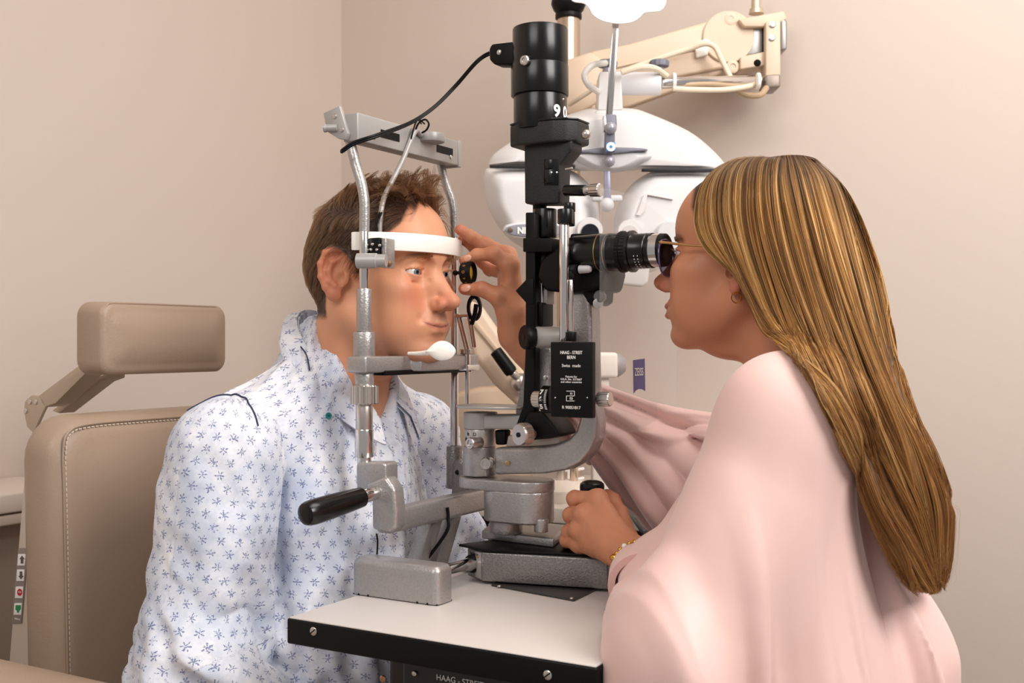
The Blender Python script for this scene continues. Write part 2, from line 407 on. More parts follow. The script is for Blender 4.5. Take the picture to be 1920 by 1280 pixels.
# crossbar at the top: a square channel with end plates
uT = loc(HV(640, 235, V1-.02))[0]
def T(v, w, u=0): return I(uT+u, v, w)
wb0, wb1 = wv(268, uT, V1-.02), wv(203, uT, V1-.02)
obj('crossbar', box(uT-.004, uT+.018, V1-.0112, V2+.012, wb0+.003, wb1-.005, .0015), GREYP, hr)
obj('end_plate', prism([HV(x, y, V1-.017) for x, y in ((606, 212), (636, 198), (652, 250), (648, 262), (634, 260), (612, 246))], IV*.006, .001), GREYP, hr)
obj('end_cap', box(uT-.006, uT+.019, V2+.008, V2+.016, wb0+.001, wb1-.004, .0012), GREYP, hr)
for v in (V1+.035, V1+.16): obj('slot_recess', box(uT+.0176, uT+.0184, v, v+.04, wb0+.014, wb1-.018, 0), BLACKM, hr)
pb = HV(628, 240, V1-.017); obj('peg', lathe(pb+IU*.004, -IU*1-IV*.35, [(0, .0046), (.014, .0046), (.0145, .0052), (.017, .0052), (.017, .003), (.012, .003)], 24), GREYP, hr)
for x, y in ((628, 218), (641, 243)): screw(HV(x, y, V1-.0172), -IV, .0032, hr, STEEL, False)
for v in (V1+.022, V2-.01): screw(T(v, wb0+.012, .0181), IU, .0028, hr, STEEL, False)
# swivelling fixation lamp: pivot disc on the bar, thin bent arm, black lamp block
vd = .30
pd = I(uT+.018, vd, 0); pdw = wv(258, pd and uT+.03, vd)
obj('pivot_disc', cyl(I(uT+.022, vd, pdw-.006), I(uT+.022, vd, pdw+.006), .019, bev=.002, n=40), GREYP, hr)
vl = .20
obj('lamp_arm', tube([I(uT+.02, vd-.02, pdw+.001), HV(778, 247, .262), HV(755, 300, .24), HV(735, 340, .22), HV(721, 368, .205), HV(715, 392, vl-.005), HV(712, 420, vl-.008), HV(711, 452, vl-.008)], .0034, 12, 6), GREYP, hr)
bl = loc(HV(703, 462, .165))
obj('lamp_block', box(bl[0]-.010, bl[0]+.008, .163, .185, bl[2]-.0105, bl[2]+.0105, .0012), BLACKM, hr)
for dx, dy in ((-7, 6), (4, 6), (-4, -4), (9, -2)): screw(HV(703+dx, 462+dy, .1628), -IV, .0019, hr, STEEL, False)
lp = loc(HV(718, 474, .165)); obj('lamp_plate', box(lp[0]-.0035, lp[0]+.0035, .166, .185, lp[2]-.018, lp[2]+.018, .001), HAM, hr)
kc = HV(690, 489, V1-.012)
obj('clamp_knob', lathe(kc-IV*.002, IU*.93+IV*.36, [(-.013, .0002), (-.013, .0075), (-.012, .0092), (.012, .0092), (.013, .0080), (.024, .0075), (.024, .0002)], 32), GREYP, hr)
obj('fixation_bulb', ball(HV(729, 494, .172), .0042), mat('amber_bulb', '7a5a3a', .2), hr)
# cables tied along the arm
for k in (0, 1):
    obj('lamp_cable', tube([HV(790+k*6, 232, .29), HV(783, 225-k*2, .27), HV(776, 240, .258), HV(771, 258+k*3, .252)], .0011, 6, 6), BLACKM, hr)
    obj('lamp_cable', tube([HV(712+k*4, 398, .19), HV(706+k*3, 415, .186), HV(708-k*3, 432, .182), HV(703+k*2, 452, .175)], .0012, 6, 6), BLACKM, hr)
obj('cable_loop', tube([HV(x, y, .262) for x, y in ((778, 246), (785, 231), (797, 224), (804, 232), (800, 243), (791, 249))], .0013, 8, 6), BLACKM, hr)
# forehead band: a curved strap between the columns
wBand = wv(450, 0, .16)
ring = []
n = 28
outer = []
for i in range(n+1):
    t = i/n; v = V1-.004+(V2-V1+.008)*t
    b = math.sin(PI*t)**.55
    outer.append((HRU-.014+.064*b, v))
def strap(off): return [(u+off*1, v) for u, v in outer]
rings = []
for (u, v) in outer:
    hw = .0112; z = wBand
    rings.append([I(u, v, z-hw), I(u+.0042, v, z-hw), I(u+.0042, v, z+hw), I(u, v, z+hw)])
obj('forehead_band', bevel(loft(rings), .0008, 2, 50), IVORY, hr)
# chin bar and chin cup
uC = loc(HV(683, 680, V1))[0]
w0, w1 = wv(699, uC, V1-.02), wv(668, uC, V1-.02)
obj('chin_bar', prism([I(uC+a, b, w0) for a, b in ((-.013, V1-.018), (.016, V1-.018), (.016, .235), (.028, .242), (.028, V2+.016), (-.006, V2+.016), (-.006, .25), (-.013, .24))], IW*(w1-w0), .0025, 3), HAM, hr)
obj('chin_slide', box(uC-.01, uC+.018, V1+.02, V2+.012, w0-.004, w0+.002, .001), BLACKM, hr)
obj('chin_screw', cyl(I(uC+.02, .238, w1-.002), I(uC+.02, .238, w1+.007), .0024), STEEL, hr)
cp = HV(826, 657, .215)
px_m = cp.y/FPX
def leaf():
    ptsx = [(-29, 2), (-22, -4), (-14, -12), (-2, -18), (10, -17.5), (21, -11), (28, -1), (26, 8), (18, 16), (4, 19), (-8, 17), (-18, 10)]
    pts = catmull([Vec((a, -b, 0)) for a, b in ptsx+ptsx[:1]], 4)[:-1]
    rg = []
    for s, d in ((.3, -.0062), (.75, -.0052), (.95, -.003), (1, 0), (.95, .003), (.75, .005), (.3, .006)):
        rg.append([cp+(IU*.866+IV*.5)*(p.x*px_m*s*1.02)+IW*(p.y*px_m*s)+(IV*.866-IU*.5)*d for p in pts])
    return loft(rg)
obj('chin_cup', leaf(), IVORY, hr)
obj('chin_cup_stem', tube([HV(766, 662.5, .22), HV(785, 662.5, .218), HV(802, 661, .216)], lambda t: .0022+.0012*t, 10, 4), IVORY, hr)
# clamp casting below: block, cheek, cross beam, legs
def cast(pts, v0, dv, bev, m=HAM, nm='casting'): return obj(nm, prism([HV(x, y, v0) for x, y in pts], IV*dv, bev, 3), m, hr)
cast(((667, 872), (672, 867), (718, 867), (723, 872), (723, 905), (702, 940), (680, 926), (668, 918)), .147, .026, .0035, nm='column_foot')
obj('foot_hole', cyl(HU(712, 884, loc(HV(722, 880, .16))[0]+.0004), HU(712, 884, loc(HV(722, 880, .16))[0]-.002), .0038), BLACKM, hr)
cast(((684, 908), (722, 893), (738, 916), (742, 958), (741, 990), (729, 1000), (697, 992), (696, 940)), .140, .022, .004, nm='beam_cheek')
bu = loc(HV(740, 965, .15)); bw0, bw1 = wv(1000, bu[0], .15), wv(955, bu[0], .15)
obj('cross_beam', box(bu[0]-.022, bu[0], .142, V2+.028, bw0, bw1, .005, 4), HAM, hr)
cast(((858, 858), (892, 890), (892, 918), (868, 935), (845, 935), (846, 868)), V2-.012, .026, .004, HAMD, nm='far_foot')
obj('foot_hole', cyl(HV(858, 885, V2-.0128), HV(858, 885, V2-.010), .0036), BLACKM, hr)
# web leg down to the table clamp, with a cable in its groove
def leg(va, vb, x0, x1, x2, x3):
    u1_ = bu[0]-.003
    P = [I(u1_, va, bw0+.01), I(u1_, vb, bw0+.01), I(-.006, vb, .002), I(-.006, va, .002)]
    P = [I(u1_-.004, va, bw0+.012), I(u1_-.004, vb, bw0+.012), I(-.003, vb-.01, -.03), I(-.003, va-.016, -.03)]
    return obj('leg', prism(P, -IU*.02, .003), HAM, hr)
leg(.245, .272, 0, 0, 0, 0); leg(.292, .318, 0, 0, 0, 0)
obj('table_clamp', box(-.03, -.001, .20, .36, -.05, -.004, .004), HAMD, hr)
obj('groove_cable', tube([I(bu[0]+.0012, .262, bw1-.012), I(bu[0]+.001, .264, bw0+.004), I(bu[0]-.001, .262, bw0-.016), I(-.002, .258, .006), I(-.002, .256, -.01)], .0022, 8, 6), BLACKM, hr)
obj('hanging_cable', tube([HV(706, 1000, .15), HV(708, 1015, .15), HV(707, 1038, .16)], .0012, 6, 6), BLACKM, hr)
# the black gripped handle
h0 = HV(706, 923, .142); h1 = I(*(loc(h0)+Vec((-.012, -.118, -.012))))
ax = (h1-h0).normalized()
obj('handle_shaft', cyl(h0-ax*.012, h0+ax*.03, .0082), CHROME, hr)
obj('handle_grip', lathe(h0+ax*.024, ax, [(0, .009), (.003, .0118), (.02, .0128), (.055, .0142), (.078, .0146), (.088, .0138), (.092, .0122), (.0935, .0095)], 36), BLACK, hr)
# lens holder on the far column: socket, twin-bar linkage, black ring
def far(x, y, v=V2-.012): return HV(x, y, v)
obj('holder_socket', cyl(far(874, 691), far(874, 662), .0062, bev=.0008), CHROME, hr)
obj('holder_socket_cap', cyl(far(874, 664), far(874, 654), .0085, bev=.001, knurl=12), STEEL, hr)
obj('holder_foot', box(loc(far(852, 690))[0], loc(far(884, 690))[0], V2-.022, V2+.01, wv(694, 0, V2), wv(683, 0, V2), .002), CHROME, hr)
for a, b in (((857, 592), (873, 655)), ((878, 592), (887, 651)), ((862, 592), (878, 655)), ((883, 592), (891, 651))):
    obj('link_bar', tube([far(*a), far(*b)], .0019, 8, smooth=False), CHROME, hr)
obj('link_bar', tube([far(855, 592), far(885, 592)], .0028, 8, smooth=False), CHROME, hr)
rc = far(888, 577)
obj('holder_ring', bevel(loft([[rc+(IU*.35+IV*.4).normalized()*(math.cos(a)*rr*.55)+IW*(math.sin(a)*rr)+IV*d for a in [2*PI*i/24 for i in range(24)]] for rr, d in ((.018, 0), (.018, .004), (.0125, .004), (.0125, 0), (.018, 0))], cap=False), 0), BLACKM, hr)
obj('ring_stem', tube([far(893, 570), far(890, 590), far(884, 608)], .0032, 8, 5), BLACKM, hr)
# ------------------------------------------------------------------ slit lamp
VS = .30
sl = thing('slit_lamp', 'black and hammered grey slit lamp microscope standing between the man and the woman', 'microscope', I(.15, VS, 0))
def sp(nm, bm, m, parent=sl, **k): return obj(nm, bm, m, parent, **k)
def up(x, y, v=VS): return loc(HV(x, y, v))
def vc(nm, x, segs, m, v=VS, knurl=0, n=40, bev=.0012):
    """stack of vertical cylinders: segs (y_top, y_bottom, radius px)"""
    out = []
    for y0, y1, r in segs:
        u = up(x, (y0+y1)/2, v)[0]; Y = I(u, v, 0).y
        out.append(cyl(I(u, v, wv(y1, u, v)), I(u, v, wv(y0, u, v)), r/FPX*Y, bev=bev, n=n, knurl=knurl))
    return sp(nm, join(*out) if len(out) > 1 else out[0], m)
def ex(nm, pts, v0, dv, bev, m, seg=3, ang=35): return sp(nm, prism([HV(x, y, v0) for x, y in pts], IV*dv, bev, seg, ang), m)
def stadium(u0, u1, v, r, w0, w1, bev=.002):
    q = []
    for c, a0 in ((u1-r, -90), (u0+r, 90)):
        q += [I(c+r*math.cos(math.radians(a0+180*k/16)), v+r*math.sin(math.radians(a0+180*k/16)), w0) for k in range(17)]
    return prism(q, IW*(w1-w0), bev, 3)
# base on its axle
b0 = [HW(x, y, .004) for x, y in ((877, 1079), (905, 1089.5), (1140, 1105))]
far_ = [b0[2]+IV*.085+IU*.0, b0[0]+IV*.075]
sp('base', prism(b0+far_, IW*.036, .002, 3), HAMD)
t0 = [HW(x, y, .041) for x, y in ((860, 1024), (907, 1034), (1075, 1042), (1140, 1043))]
sp('base_cover', prism(t0+[t0[3]+IV*.085, t0[0]+IV*.07+IU*.03], IW*.003, .0008), BLACKM)
lab = [HW(x, y, .004) for x, y in ((879, 1078.5), (904, 1088))]
nrm = (lab[1]-lab[0]).cross(IW).normalized(); nrm = nrm if nrm.y < 0 else -nrm
sp('axle_plate', prism([lab[0]+nrm*.0004+IW*.002, lab[1]+nrm*.0004+IW*.002, lab[1]+nrm*.0004+IW*.034, lab[0]+nrm*.0004+IW*.034], nrm*.0014, .0004), GREYP)
text('lettering', 'MAGNETIC', (lab[0]+lab[1])/2+nrm*.0019+IW*.030, lab[1]-lab[0], IW, .0042, BLACKM, sl)
screw((lab[0]+lab[1])/2+nrm*.0018+IW*.029+(lab[1]-lab[0]).normalized()*.010, nrm, .002, sl, mat('copper_screw', 'c09070', .3, 1), False)
ap = HW(874, 1060, .022); au = loc(ap)
sp('axle', cyl(I(au[0], .158, .022), I(au[0]+.0, au[1]+.05, .022), .0088), CHROME)
for dv, r in ((.0, .0115),): sp('axle_collar', cyl(ap+IV*.012, ap+IV*.022, r), BLACKM)
pw = .044
s_ = [HW(x, y, pw) for x, y in ((903, 1010), (1038, 1027), (1063, 1003), (928, 990))]
sp('slide_block', prism(s_, IW*.0115, .0025, 3), HAM)
# turret: bearing discs, drum, upper lozenge
vT = VS+.005
vc('bearing_disc', 949, ((972, 998, 31),), HAM, vT)
vc('bearing_pin', 1015, ((972, 997, 13.5),), HAM, vT-.012)
ua, ub = up(914, 940, vT)[0], up(1034, 940, vT)[0]; wt, wm, wb = wv(897, (ua+ub)/2, vT), wv(918, (ua+ub)/2, vT), wv(976, (ua+ub)/2, vT)
sp('turret_drum', stadium(ua, ub, vT, .031, wb, wm+.002, .0035), HAM)
uc = up(868, 905, vT)[0]
sp('turret_arm', stadium(uc, ub+.0005, vT, .0315, wm, wt, .0022), HAM)
# lower block, scale ring and hub on the left
hx = 899
vc('hub', hx, ((836, 890, 31),), HAM)
vc('scale_ring', hx+1, ((803, 836, 30),), mat('satin_scale_ring', 'c4beb9', .3, .7))
vc('upper_hub', hx+2, ((772, 803, 32),), GREYP)
uh = up(hx, 820)[0]; rh = 31.5/FPX*I(uh, VS, 0).y
for k in range(-6, 7):
    a = math.radians(268+k*4.5); d = IU*math.cos(a)+IV*math.sin(a); c = I(uh, VS, wv(823, uh, VS))+d*(rh-.0012)
    h = .0042 if k % 5 == 0 else .0026
    sp('scale_mark', cyl(c-IW*.001, c+IW*h, .00035, bev=.0001, n=6), BLACKM)
for s, a in (('R', 258), ('D', 284)):
    a = math.radians(a); d = IU*math.cos(a)+IV*math.sin(a)
    text('lettering', s, I(uh, VS, wv(812, uh, VS))+d*(rh-.0008), IW.cross(d)*1, IW, .006, BLACKM, sl)
# step tray and horizontal arm above
ex('upper_arm', ((905, 778), (985, 778), (1000, 790), (1000, 806), (905, 804)), VS-.018, .036, .003, GREYP)
tr_ = [I(*q) for q in ()]
uT0, uT1 = up(852, 765, .28)[0], up(972, 765, .28)[0]; wT = wv(766, .1, .29)
sp('step_tray', prism([I(a, b, wT) for a, b in ((uT0, .285), (uT0+.012, .268), (uT1-.03, .262), (uT1, .275), (uT1, .33), (uT0, .33))], IW*.0035, .0008), mat('tray_steel', 'b9b5b2', .35, .6))
# the big curved microscope arm
ex('microscope_arm', ((925, 839), (990, 839), (1040, 832), (1066, 822), (1080, 806), (1086, 785), (1084, 740), (1080, 700), (1064, 660), (1060, 600), (1060, 545), (1105, 545), (1108, 600), (1109, 680), (1111, 750), (1119, 785), (1117, 820), (1106, 846), (1088, 867), (1062, 881), (1020, 888), (925, 890)), VS-.019, .030, .005, HAM, 4, 28)
for x, y, r, L in ((893, 830, 12, .012), (914, 868, 11, .010)):
    c = HV(x, y, VS-.0245); d = (-IV*.9-IU*.25+IU*.5*(x > 900)).normalized()
    sp('clamp_screw', lathe(c+d*.0, d, [(-.006, .0078), (L-.002, .0078), (L, .0068), (L, .0045), (L-.0015, .0045), (L-.0015, .002), (L-.0005, .002), (L-.0005, 0)], 28), STEEL)
sp('arm_plug', cyl(HV(951, 868, VS-.0212), HV(951, 868, VS-.0222), .0032), mat('brass', 'b09468', .35, .8))
# illumination arm: black rails, tilt cradle and knurled knobs
ex('cradle', ((990, 772), (1018, 772), (1040, 800), (1048, 816), (1030, 822), (985, 826), (972, 808)), VS-.035, .05, .003, BLACKM)
ex('cradle_base', ((952, 816), (1046, 812), (1050, 836), (948, 838)), VS-.014, .024, .002, mat('warm_grey_steel', 'b3a59b', .35, .6))
ex('cradle_recess_shade', ((926, 806), (948, 806), (946, 834), (928, 834)), VS-.010, .015, .003, BLACKM)  # black block gives the shade of a recess beside the cradle
kd = (-IV*.93-IU*.37)
kc = HV(972, 815, VS-.055)
sp('centring_knob', lathe(kc, -kd, [(0, .0005), (0, .0125), (.002, .0138), (.014, .0138), (.016, .012), (.018, .006), (.03, .006)], 96, mod=lambda i: 1), STEEL)
sp('centring_knob_rim', lathe(kc-kd*.003, -kd, [(0, .0132), (.0005, .0143), (.0105, .0143), (.011, .0132)], 144, mod=lambda i: 1 if i % 4 < 2 else .955), STEEL)
sp('knob_screw', lathe(kc+kd*.0012, -kd, [(0, .0005), (0, .0030), (.002, .0030)], 16), BLACKM)
ky = HV(1049, 801, VS+.005)
sp('tilt_knob', lathe(ky, IU*.9-IV*.3, [(-.012, .0005), (-.012, .0128), (-.01, .0135), (0, .0135), (.001, .012), (.001, .0005)], 96, mod=lambda i: 1 if i % 4 < 2 else .95), STEEL)
vI = VS-.028
ex('rail', ((985, 640), (1003, 640), (1002, 772), (988, 780), (978, 800), (966, 800), (980, 760)), vI, .014, .002, BLACKM)
for a, b in (((1000, 690), (1019, 770)),): ex('rail_fin', ((983, 690), (1000, 690), (1003, 720), (972, 790), (967, 800), (967, 770)), vI+.018, .006, .001, HAMD)
ex('arm_bracket', ((998, 650), (1032, 650), (1032, 742), (998, 742)), VS-.012, .03, .004, HAM)
sp('bracket_screw', cyl(HV(1023, 708, VS-.0125), HV(1023, 708, VS-.0135), .003), STEEL)
ex('inner_rod', ((1018, 760), (1030, 760), (1030, 815), (1018, 815)), VS-.02, .01, .002, STEEL)
# hinge axle with black knob
kn = HV(984, 632, VS-.055)
sp('hinge_barrel', cyl(kn+IV*.012+IU*.010, kn+IV*.012+IU*.053, .0128), GREYP)
sp('hinge_knob', lathe(kn-IV*.004, (IV*.82+IU*.57), [(0, .0005), (0, .0132), (.002, .0148), (.009, .0152), (.013, .0128), (.020, .0105)], 40), BLACKM)
sp('knob_screw', lathe(kn-IV*.0045, (IV*.82+IU*.57), [(0, .0004), (0, .0030), (.002, .0032)], 16), BLACK)
# twin black uprights
vU = VS-.030
ex('upright', ((985, 398), (1003, 398), (1003, 640), (985, 640)), vU, .012, .0015, BLACKM)
ex('upright', ((1011, 398), (1024, 398), (1026, 640), (1010, 640)), vU+.03, .012, .0015, BLACKM)
ex('upright_collar', ((980, 446), (1034, 446), (1034, 472), (980, 472)), vU-.004, .05, .0015, BLACKM)
ex('prism_wing', ((966, 545), (988, 522), (1000, 522), (1000, 570), (988, 570)), vU-.002, .02, .001, BLACKM)
ex('mirror_housing', ((1009, 545), (1026, 540), (1026, 570), (1009, 572)), vU+.02, .02, .002, GREYP)
vc('slit_cylinder', 1022, ((392, 446, 22),), BLACK, VS)
vc('head_post', 1012, ((372, 402, 13),), BLACKM, VS)
vc('slit_cylinder', 1022, ((470, 512, 24),), BLACK, VS)
vc('slit_rod', 1016, ((520, 610, 4.5),), CHROME, VS-.01)
sp('lower_block', box(up(1000, 575)[0], up(1031, 575)[0], VS-.02, VS+.01, wv(612, .15, VS), wv(568, .15, VS), .002), BLACKM)
# chrome posts in front of the microscope
vP = VS-.058
vc('chrome_post', 1058, ((418, 640, 9.5),), CHROME, vP)
vc('chrome_post', 1071, ((524, 632, 4),), CHROME, vP)
vc('post_cap', 1060, ((392, 420, 15),), BLACK, vP)
vc('post_cap', 1068, ((380, 398, 11), (398, 424, 10)), BLACK, vP+.012)
vc('post_knob', 1071, ((622, 640, 10.5),), BLACKM, vP)
# lamp house
lx = 1013
vc('lamp_house', lx, ((54, 126, 52),), BLACK, VS, n=56, bev=.002)
vc('lamp_house_ring', lx-1, ((124, 181, 54),), BLACK, VS, n=56, bev=.0008)
vc('filter_drum', lx, ((179, 246, 50),), BLACK, VS, n=56)
ul = up(lx, 150)[0]; rl = 50/FPX*I(ul, VS, 0).y
# figures on the drum
d90 = math.radians(-76)
dirn = (IU*math.cos(d90)+IV*math.sin(d90))
for s, a in (('9', -24), ('0', 3)):
    d = IU*math.cos(math.radians(a))+IV*math.sin(math.radians(a))
    text('lettering', s, I(ul, VS, wv(217, ul, VS))+d*(rl+.0004), IW.cross(d), IW, .0205, WHITEINK, sl, bold=.0007)
sp('house_screw', lathe(HV(986, 114, VS-rl-.0025), -IV, [(0, .0062), (.004, .0062), (.0055, .005), (.0055, .003), (.004, .003), (.004, .0005)], 24), STEEL)
for x, y, r in ((974, 192, .0014), (1056, 186, .0014)): sp('drum_dot', ball(HV(x, y, VS-rl*.82), r, su=8, sv=6), STEEL)
# cable socket
ex('cable_socket', ((921, 82), (966, 77), (966, 122), (926, 121), (917, 112), (916, 92)), VS-.011, .022, .003, BLACKM)
screw(HV(936, 98, VS-.0112), -IV, .0034, sl, STEEL, False)
for k in (0, 1):
    d = (-4+8*k)*.5
    sp('power_cable', tube([HV(918, 100+d, VS), HV(905, 107+d, VS-.003), HV(888, 122+d, VS-.01), HV(855, 160+d, .285), HV(815, 200+d*.8, .26), HV(770, 230+d*.8, .225), HV(710, 253+d, .16), HV(665, 268+d, .138), HV(643, 282+d, .134), HV(640, 284+d*.3, .14)], .0017, 8, 8), BLACKM)
# head casting under the lamp
ut = up(lx, 255)[0]
pl = []
for x, y in ((966, 0), (972, 0), (1075, 0), (1107, 0), (1107, 0), (1075, 0), (972, 0)): pass
ux = [up(x, 255)[0] for x in (972, 992, 1056, 1080, 1092)]
foot = [(ux[0], VS-.022), (ux[1], VS-.030), (ux[2], VS-.031), (ux[3], VS-.024), (ux[4], VS-.012), (ux[4], VS+.02), (ux[2], VS+.036), (ux[0], VS+.03)]
wq = [wv(y, ut, VS) for y in (277, 236, 234)]
sp('head_plate', prism([I(a, b, wq[0]) for a, b in foot], IW*(wq[1]-wq[0]), .003, 3, 20), BLACKT)
sp('head_plate_rim', prism([I(a, b, wq[1]-.0005) for a, b in foot], IW*.0025, .0008, 2, 20), BLACK)
sp('rim_peg', ball(HV(1099, 252, VS-.02), .006), STEEL)
ex('neck', ((982, 262), (1072, 262), (1072, 280), (1050, 308), (1048, 382), (983, 382)), VS-.020, .030, .003, BLACKT)
ex('neck_recess', ((1020, 298), (1047, 298), (1047, 347), (1020, 347)), VS-.0208, .003, .0006, BLACKM)
vc('aperture_dial', 1036, ((300, 318, 16), (319, 345, 17)), BLACK, VS-.012)
sp('dial_lever', cyl(HV(1060, 317, VS-.03), HV(1074, 315, VS-.03), .0014), STEEL)
for x, y in ((1034, 323), (1044, 323)): sp('dial_dot', ball(HV(x, y, VS-.0255), .0012, su=8, sv=6), WHITEINK)
sp('slit_lever', cyl(HV(1060, 357, VS-.02), HV(1098, 357, VS-.025), .0068), BLACK)
sp('lever_collar', cyl(HV(1095, 357, VS-.025), HV(1108, 357, VS-.026), .0058), STEEL)
sp('lever_knob', cyl(HV(1107, 357, VS-.026), HV(1126, 356, VS-.028), .0076, .0082, knurl=14), STEEL)
# microscope body and eyepieces
ex('body', ((1004, 520), (1012, 486), (1040, 462), (1060, 444), (1128, 440), (1130, 512), (1122, 545), (1060, 549), (1020, 545)), VS-.030, .07, .006, BLACKM)
ex('prism_cover', ((1068, 438), (1124, 436), (1124, 462), (1068, 462)), VS-.026, .05, .003, BLACKM)
ex('body_neck', ((1085, 540), (1126, 540), (1124, 566), (1112, 574), (1100, 566)), VS-.02, .04, .003, BLACKM)
du = IU*.995-IV*.0
def eyep(v, m0=''):
    a = HV(1122, 474, v); ax = (IU*.996+IV*.0-IW*0).normalized()
    ln = .0; ss = sl
    pr = [('tube', [(-.03, .0215), (.0, .0225), (.004, .0228), (.0045, .0222), (.014, .0222), (.0145, .0228), (.017, .0228), (.0175, .0222), (.030, .0222)], BLACK, 0),
          ('focus_ring', [(.030, .0228), (.0305, .0245), (.035, .0245), (.0355, .0232), (.042, .0225)], BLACKM, 1),
          ('dioptre_ring', [(.042, .0236), (.0425, .0246), (.046, .0246), (.0465, .022), (.051, .0205), (.064, .0205), (.065, .0196), (.066, .0205), (.070, .0205)], BLACK, 0),
          ('eyepiece_band', [(.070, .0185), (.0702, .0192), (.080, .0192), (.0802, .0185)], CHROME, 0),
          ('eyepiece_cup', [(.080, .0180), (.0802, .0195), (.0865, .019), (.088, .017), (.088, .012), (.086, .0115), (.086, .0005)], BLACKM, 0)]
    for nm, p, m, k in pr: sp(nm, lathe(a, ax, p, 80 if k else 44, mod=(lambda i: 1 if i % 2 else .975) if k else None), m)
    for t in (.0147, .0035): sp('gold_line', lathe(a+ax*t, ax, [(0, .0229), (.0003, .02295), (.0008, .0229)], 44), mat('gold_line', 'b89a58', .3, .9))
    for k in range(9):
        an = math.radians(200+k*11); x, y, z = basis(ax, IW)
        d = x*math.cos(an)+y*math.sin(an)
        for t in (.054, .0585): sp('scale_mark', box(-.0004, .0004, -.0003, .0003, -.0006, .0006, 0, M=Matrix.Translation(a+ax*t+d*.0206)), WHITEINK)
eyep(VS-.0285); eyep(VS+.0335)
# small lever in front of the body
sp('filter_lever', lathe(HV(1066, 507, VS-.045), IU*.97-IV*.24, [(0, .0005), (0, .0070), (.012, .0072), (.0135, .0062)], 24), BLACKM)
sp('lever_tip', lathe(HV(1087, 505, VS-.045), IU, [(0, .005), (.012, .0045), (.0145, .0032), (.015, .0005)], 24), mat('pale_grip', 'b5b2b4', .4))
vc('lever_post', 1072, ((508, 524, 7),), BLACKM, VS-.05)
sp('focus_knob', lathe(HV(1126, 556, VS-.024), -IV, [(-.004, .006), (0, .0075), (.004, .0075), (.006, .006), (.006, .0005)], 30), mat('grey_knob', '6e6a68', .35, .4))
sp('focus_ring_trim', lathe(HV(1121, 569, VS-.026), IU*.5-IV*.87, [(0, .004), (.001, .0062), (.0035, .0062), (.004, .004)], 30), STEEL)
# name plate box with dials
vN = VS-.075
nb = [up(x, 700, vN)[0] for x in (1032, 1110)]
wn0, wn1 = wv(781, nb[0], vN), wv(641, nb[0], vN)
sp('plate_box', box(nb[0], nb[1], vN, vN+.010, wn0, wn1, .0012), BLACKM)
def nt(body, y, size, x=1071, bold=0, sx=1): text('lettering', body, HV(x, y, vN-.0003), IU, IW, size, WHITEINK, sl, bold=bold, sx=sx)
nt('HAAG - STREIT', 661, .0054, bold=.00006, sx=.8); nt('BERN', 670, .0054, bold=.00006, sx=.85); nt('Swiss  made', 685.5, .0050)
nt('Patents for', 706, .0034); nt('U.S.A. No. 3272667', 711, .0034); nt('and other countries', 716, .0034)
nt('R 900S1817', 764, .0050); nt('H', 738, .0042); nt('03', 747, .0042)
def ln(x0, y0, x1, y1):
    a, b = HV(x0, y0, vN-.0002), HV(x1, y1, vN-.0002); sp('emblem_line', cyl(a, b, .00035, bev=.0001, n=6), WHITEINK)
for q in ((1062, 733, 1077, 733), (1077, 733, 1077, 742), (1077, 742, 1062, 742), (1062, 742, 1062, 751.5), (1062, 751.5, 1077, 751.5)): ln(*q)
for x in (1041, 1101): sp('plate_pin', ball(HV(x, 745.5, vN), .0011, su=8, sv=6), STEEL)
for s, xa, xb, r in ((-1, 1001, 1018, .0096), (1, 1122, 1145, .0086)):
    a, b = HV(xa, 748, vN+.02), HV(xb, 748, vN+.02)
    sp('dial_knob', cyl(a, b, r, bev=.001, knurl=18), STEEL)
sp('knob_shaft', cyl(HV(1108, 748, vN+.02), HV(1124, 748, vN+.02), .0058), STEEL)
dr = HV(1020, 748, vN+.02)
sp('number_drum', lathe(dr, IU, [(0, .015), (.001, .0165), (.012, .0165), (.013, .015)], 48), BLACK)
for s, a in (('7', 32), ('6', 2), ('5', -30)):
    an = math.radians(a); d = -IV*math.cos(an)+IW*math.sin(an); upv = IW*math.cos(an)+IV*math.sin(an)
    text('lettering', s, dr+IU*.0042+d*.0168, IU, upv, .0085, WHITEINK, sl, bold=.0003)
    for k in range(5):
        a2 = an+math.radians(-12+k*6); d2 = -IV*math.cos(a2)+IW*math.sin(a2)
        sp('scale_mark', box(-.0013, .0013, -.0002, .0002, -.0003, .0003, 0, M=Matrix.Translation(dr+IU*.0098+d2*.0166) @ MI.to_3x3().to_4x4()), WHITEINK)
# joystick
ju = loc(HW(1110, 1000, .05)); jv = .33
j = HV(1110, 910, jv); jb = I(loc(j)[0], jv, .04)
sp('joystick_shaft', cyl(jb, j-IW*.004, .013), BLACKM)
sp('joystick_boot', lathe(jb-IW*.0, IW, [(0, .026), (.004, .026), (.012, .020), (.02, .014)], 40), BLACKM)
sp('joystick_cap', lathe(j-IW*.012, IW, [(0, .0130), (.004, .0152), (.011, .0155), (.0145, .0148), (.017, .012), (.0185, .007), (.0188, .0005)], 40), BLACK)
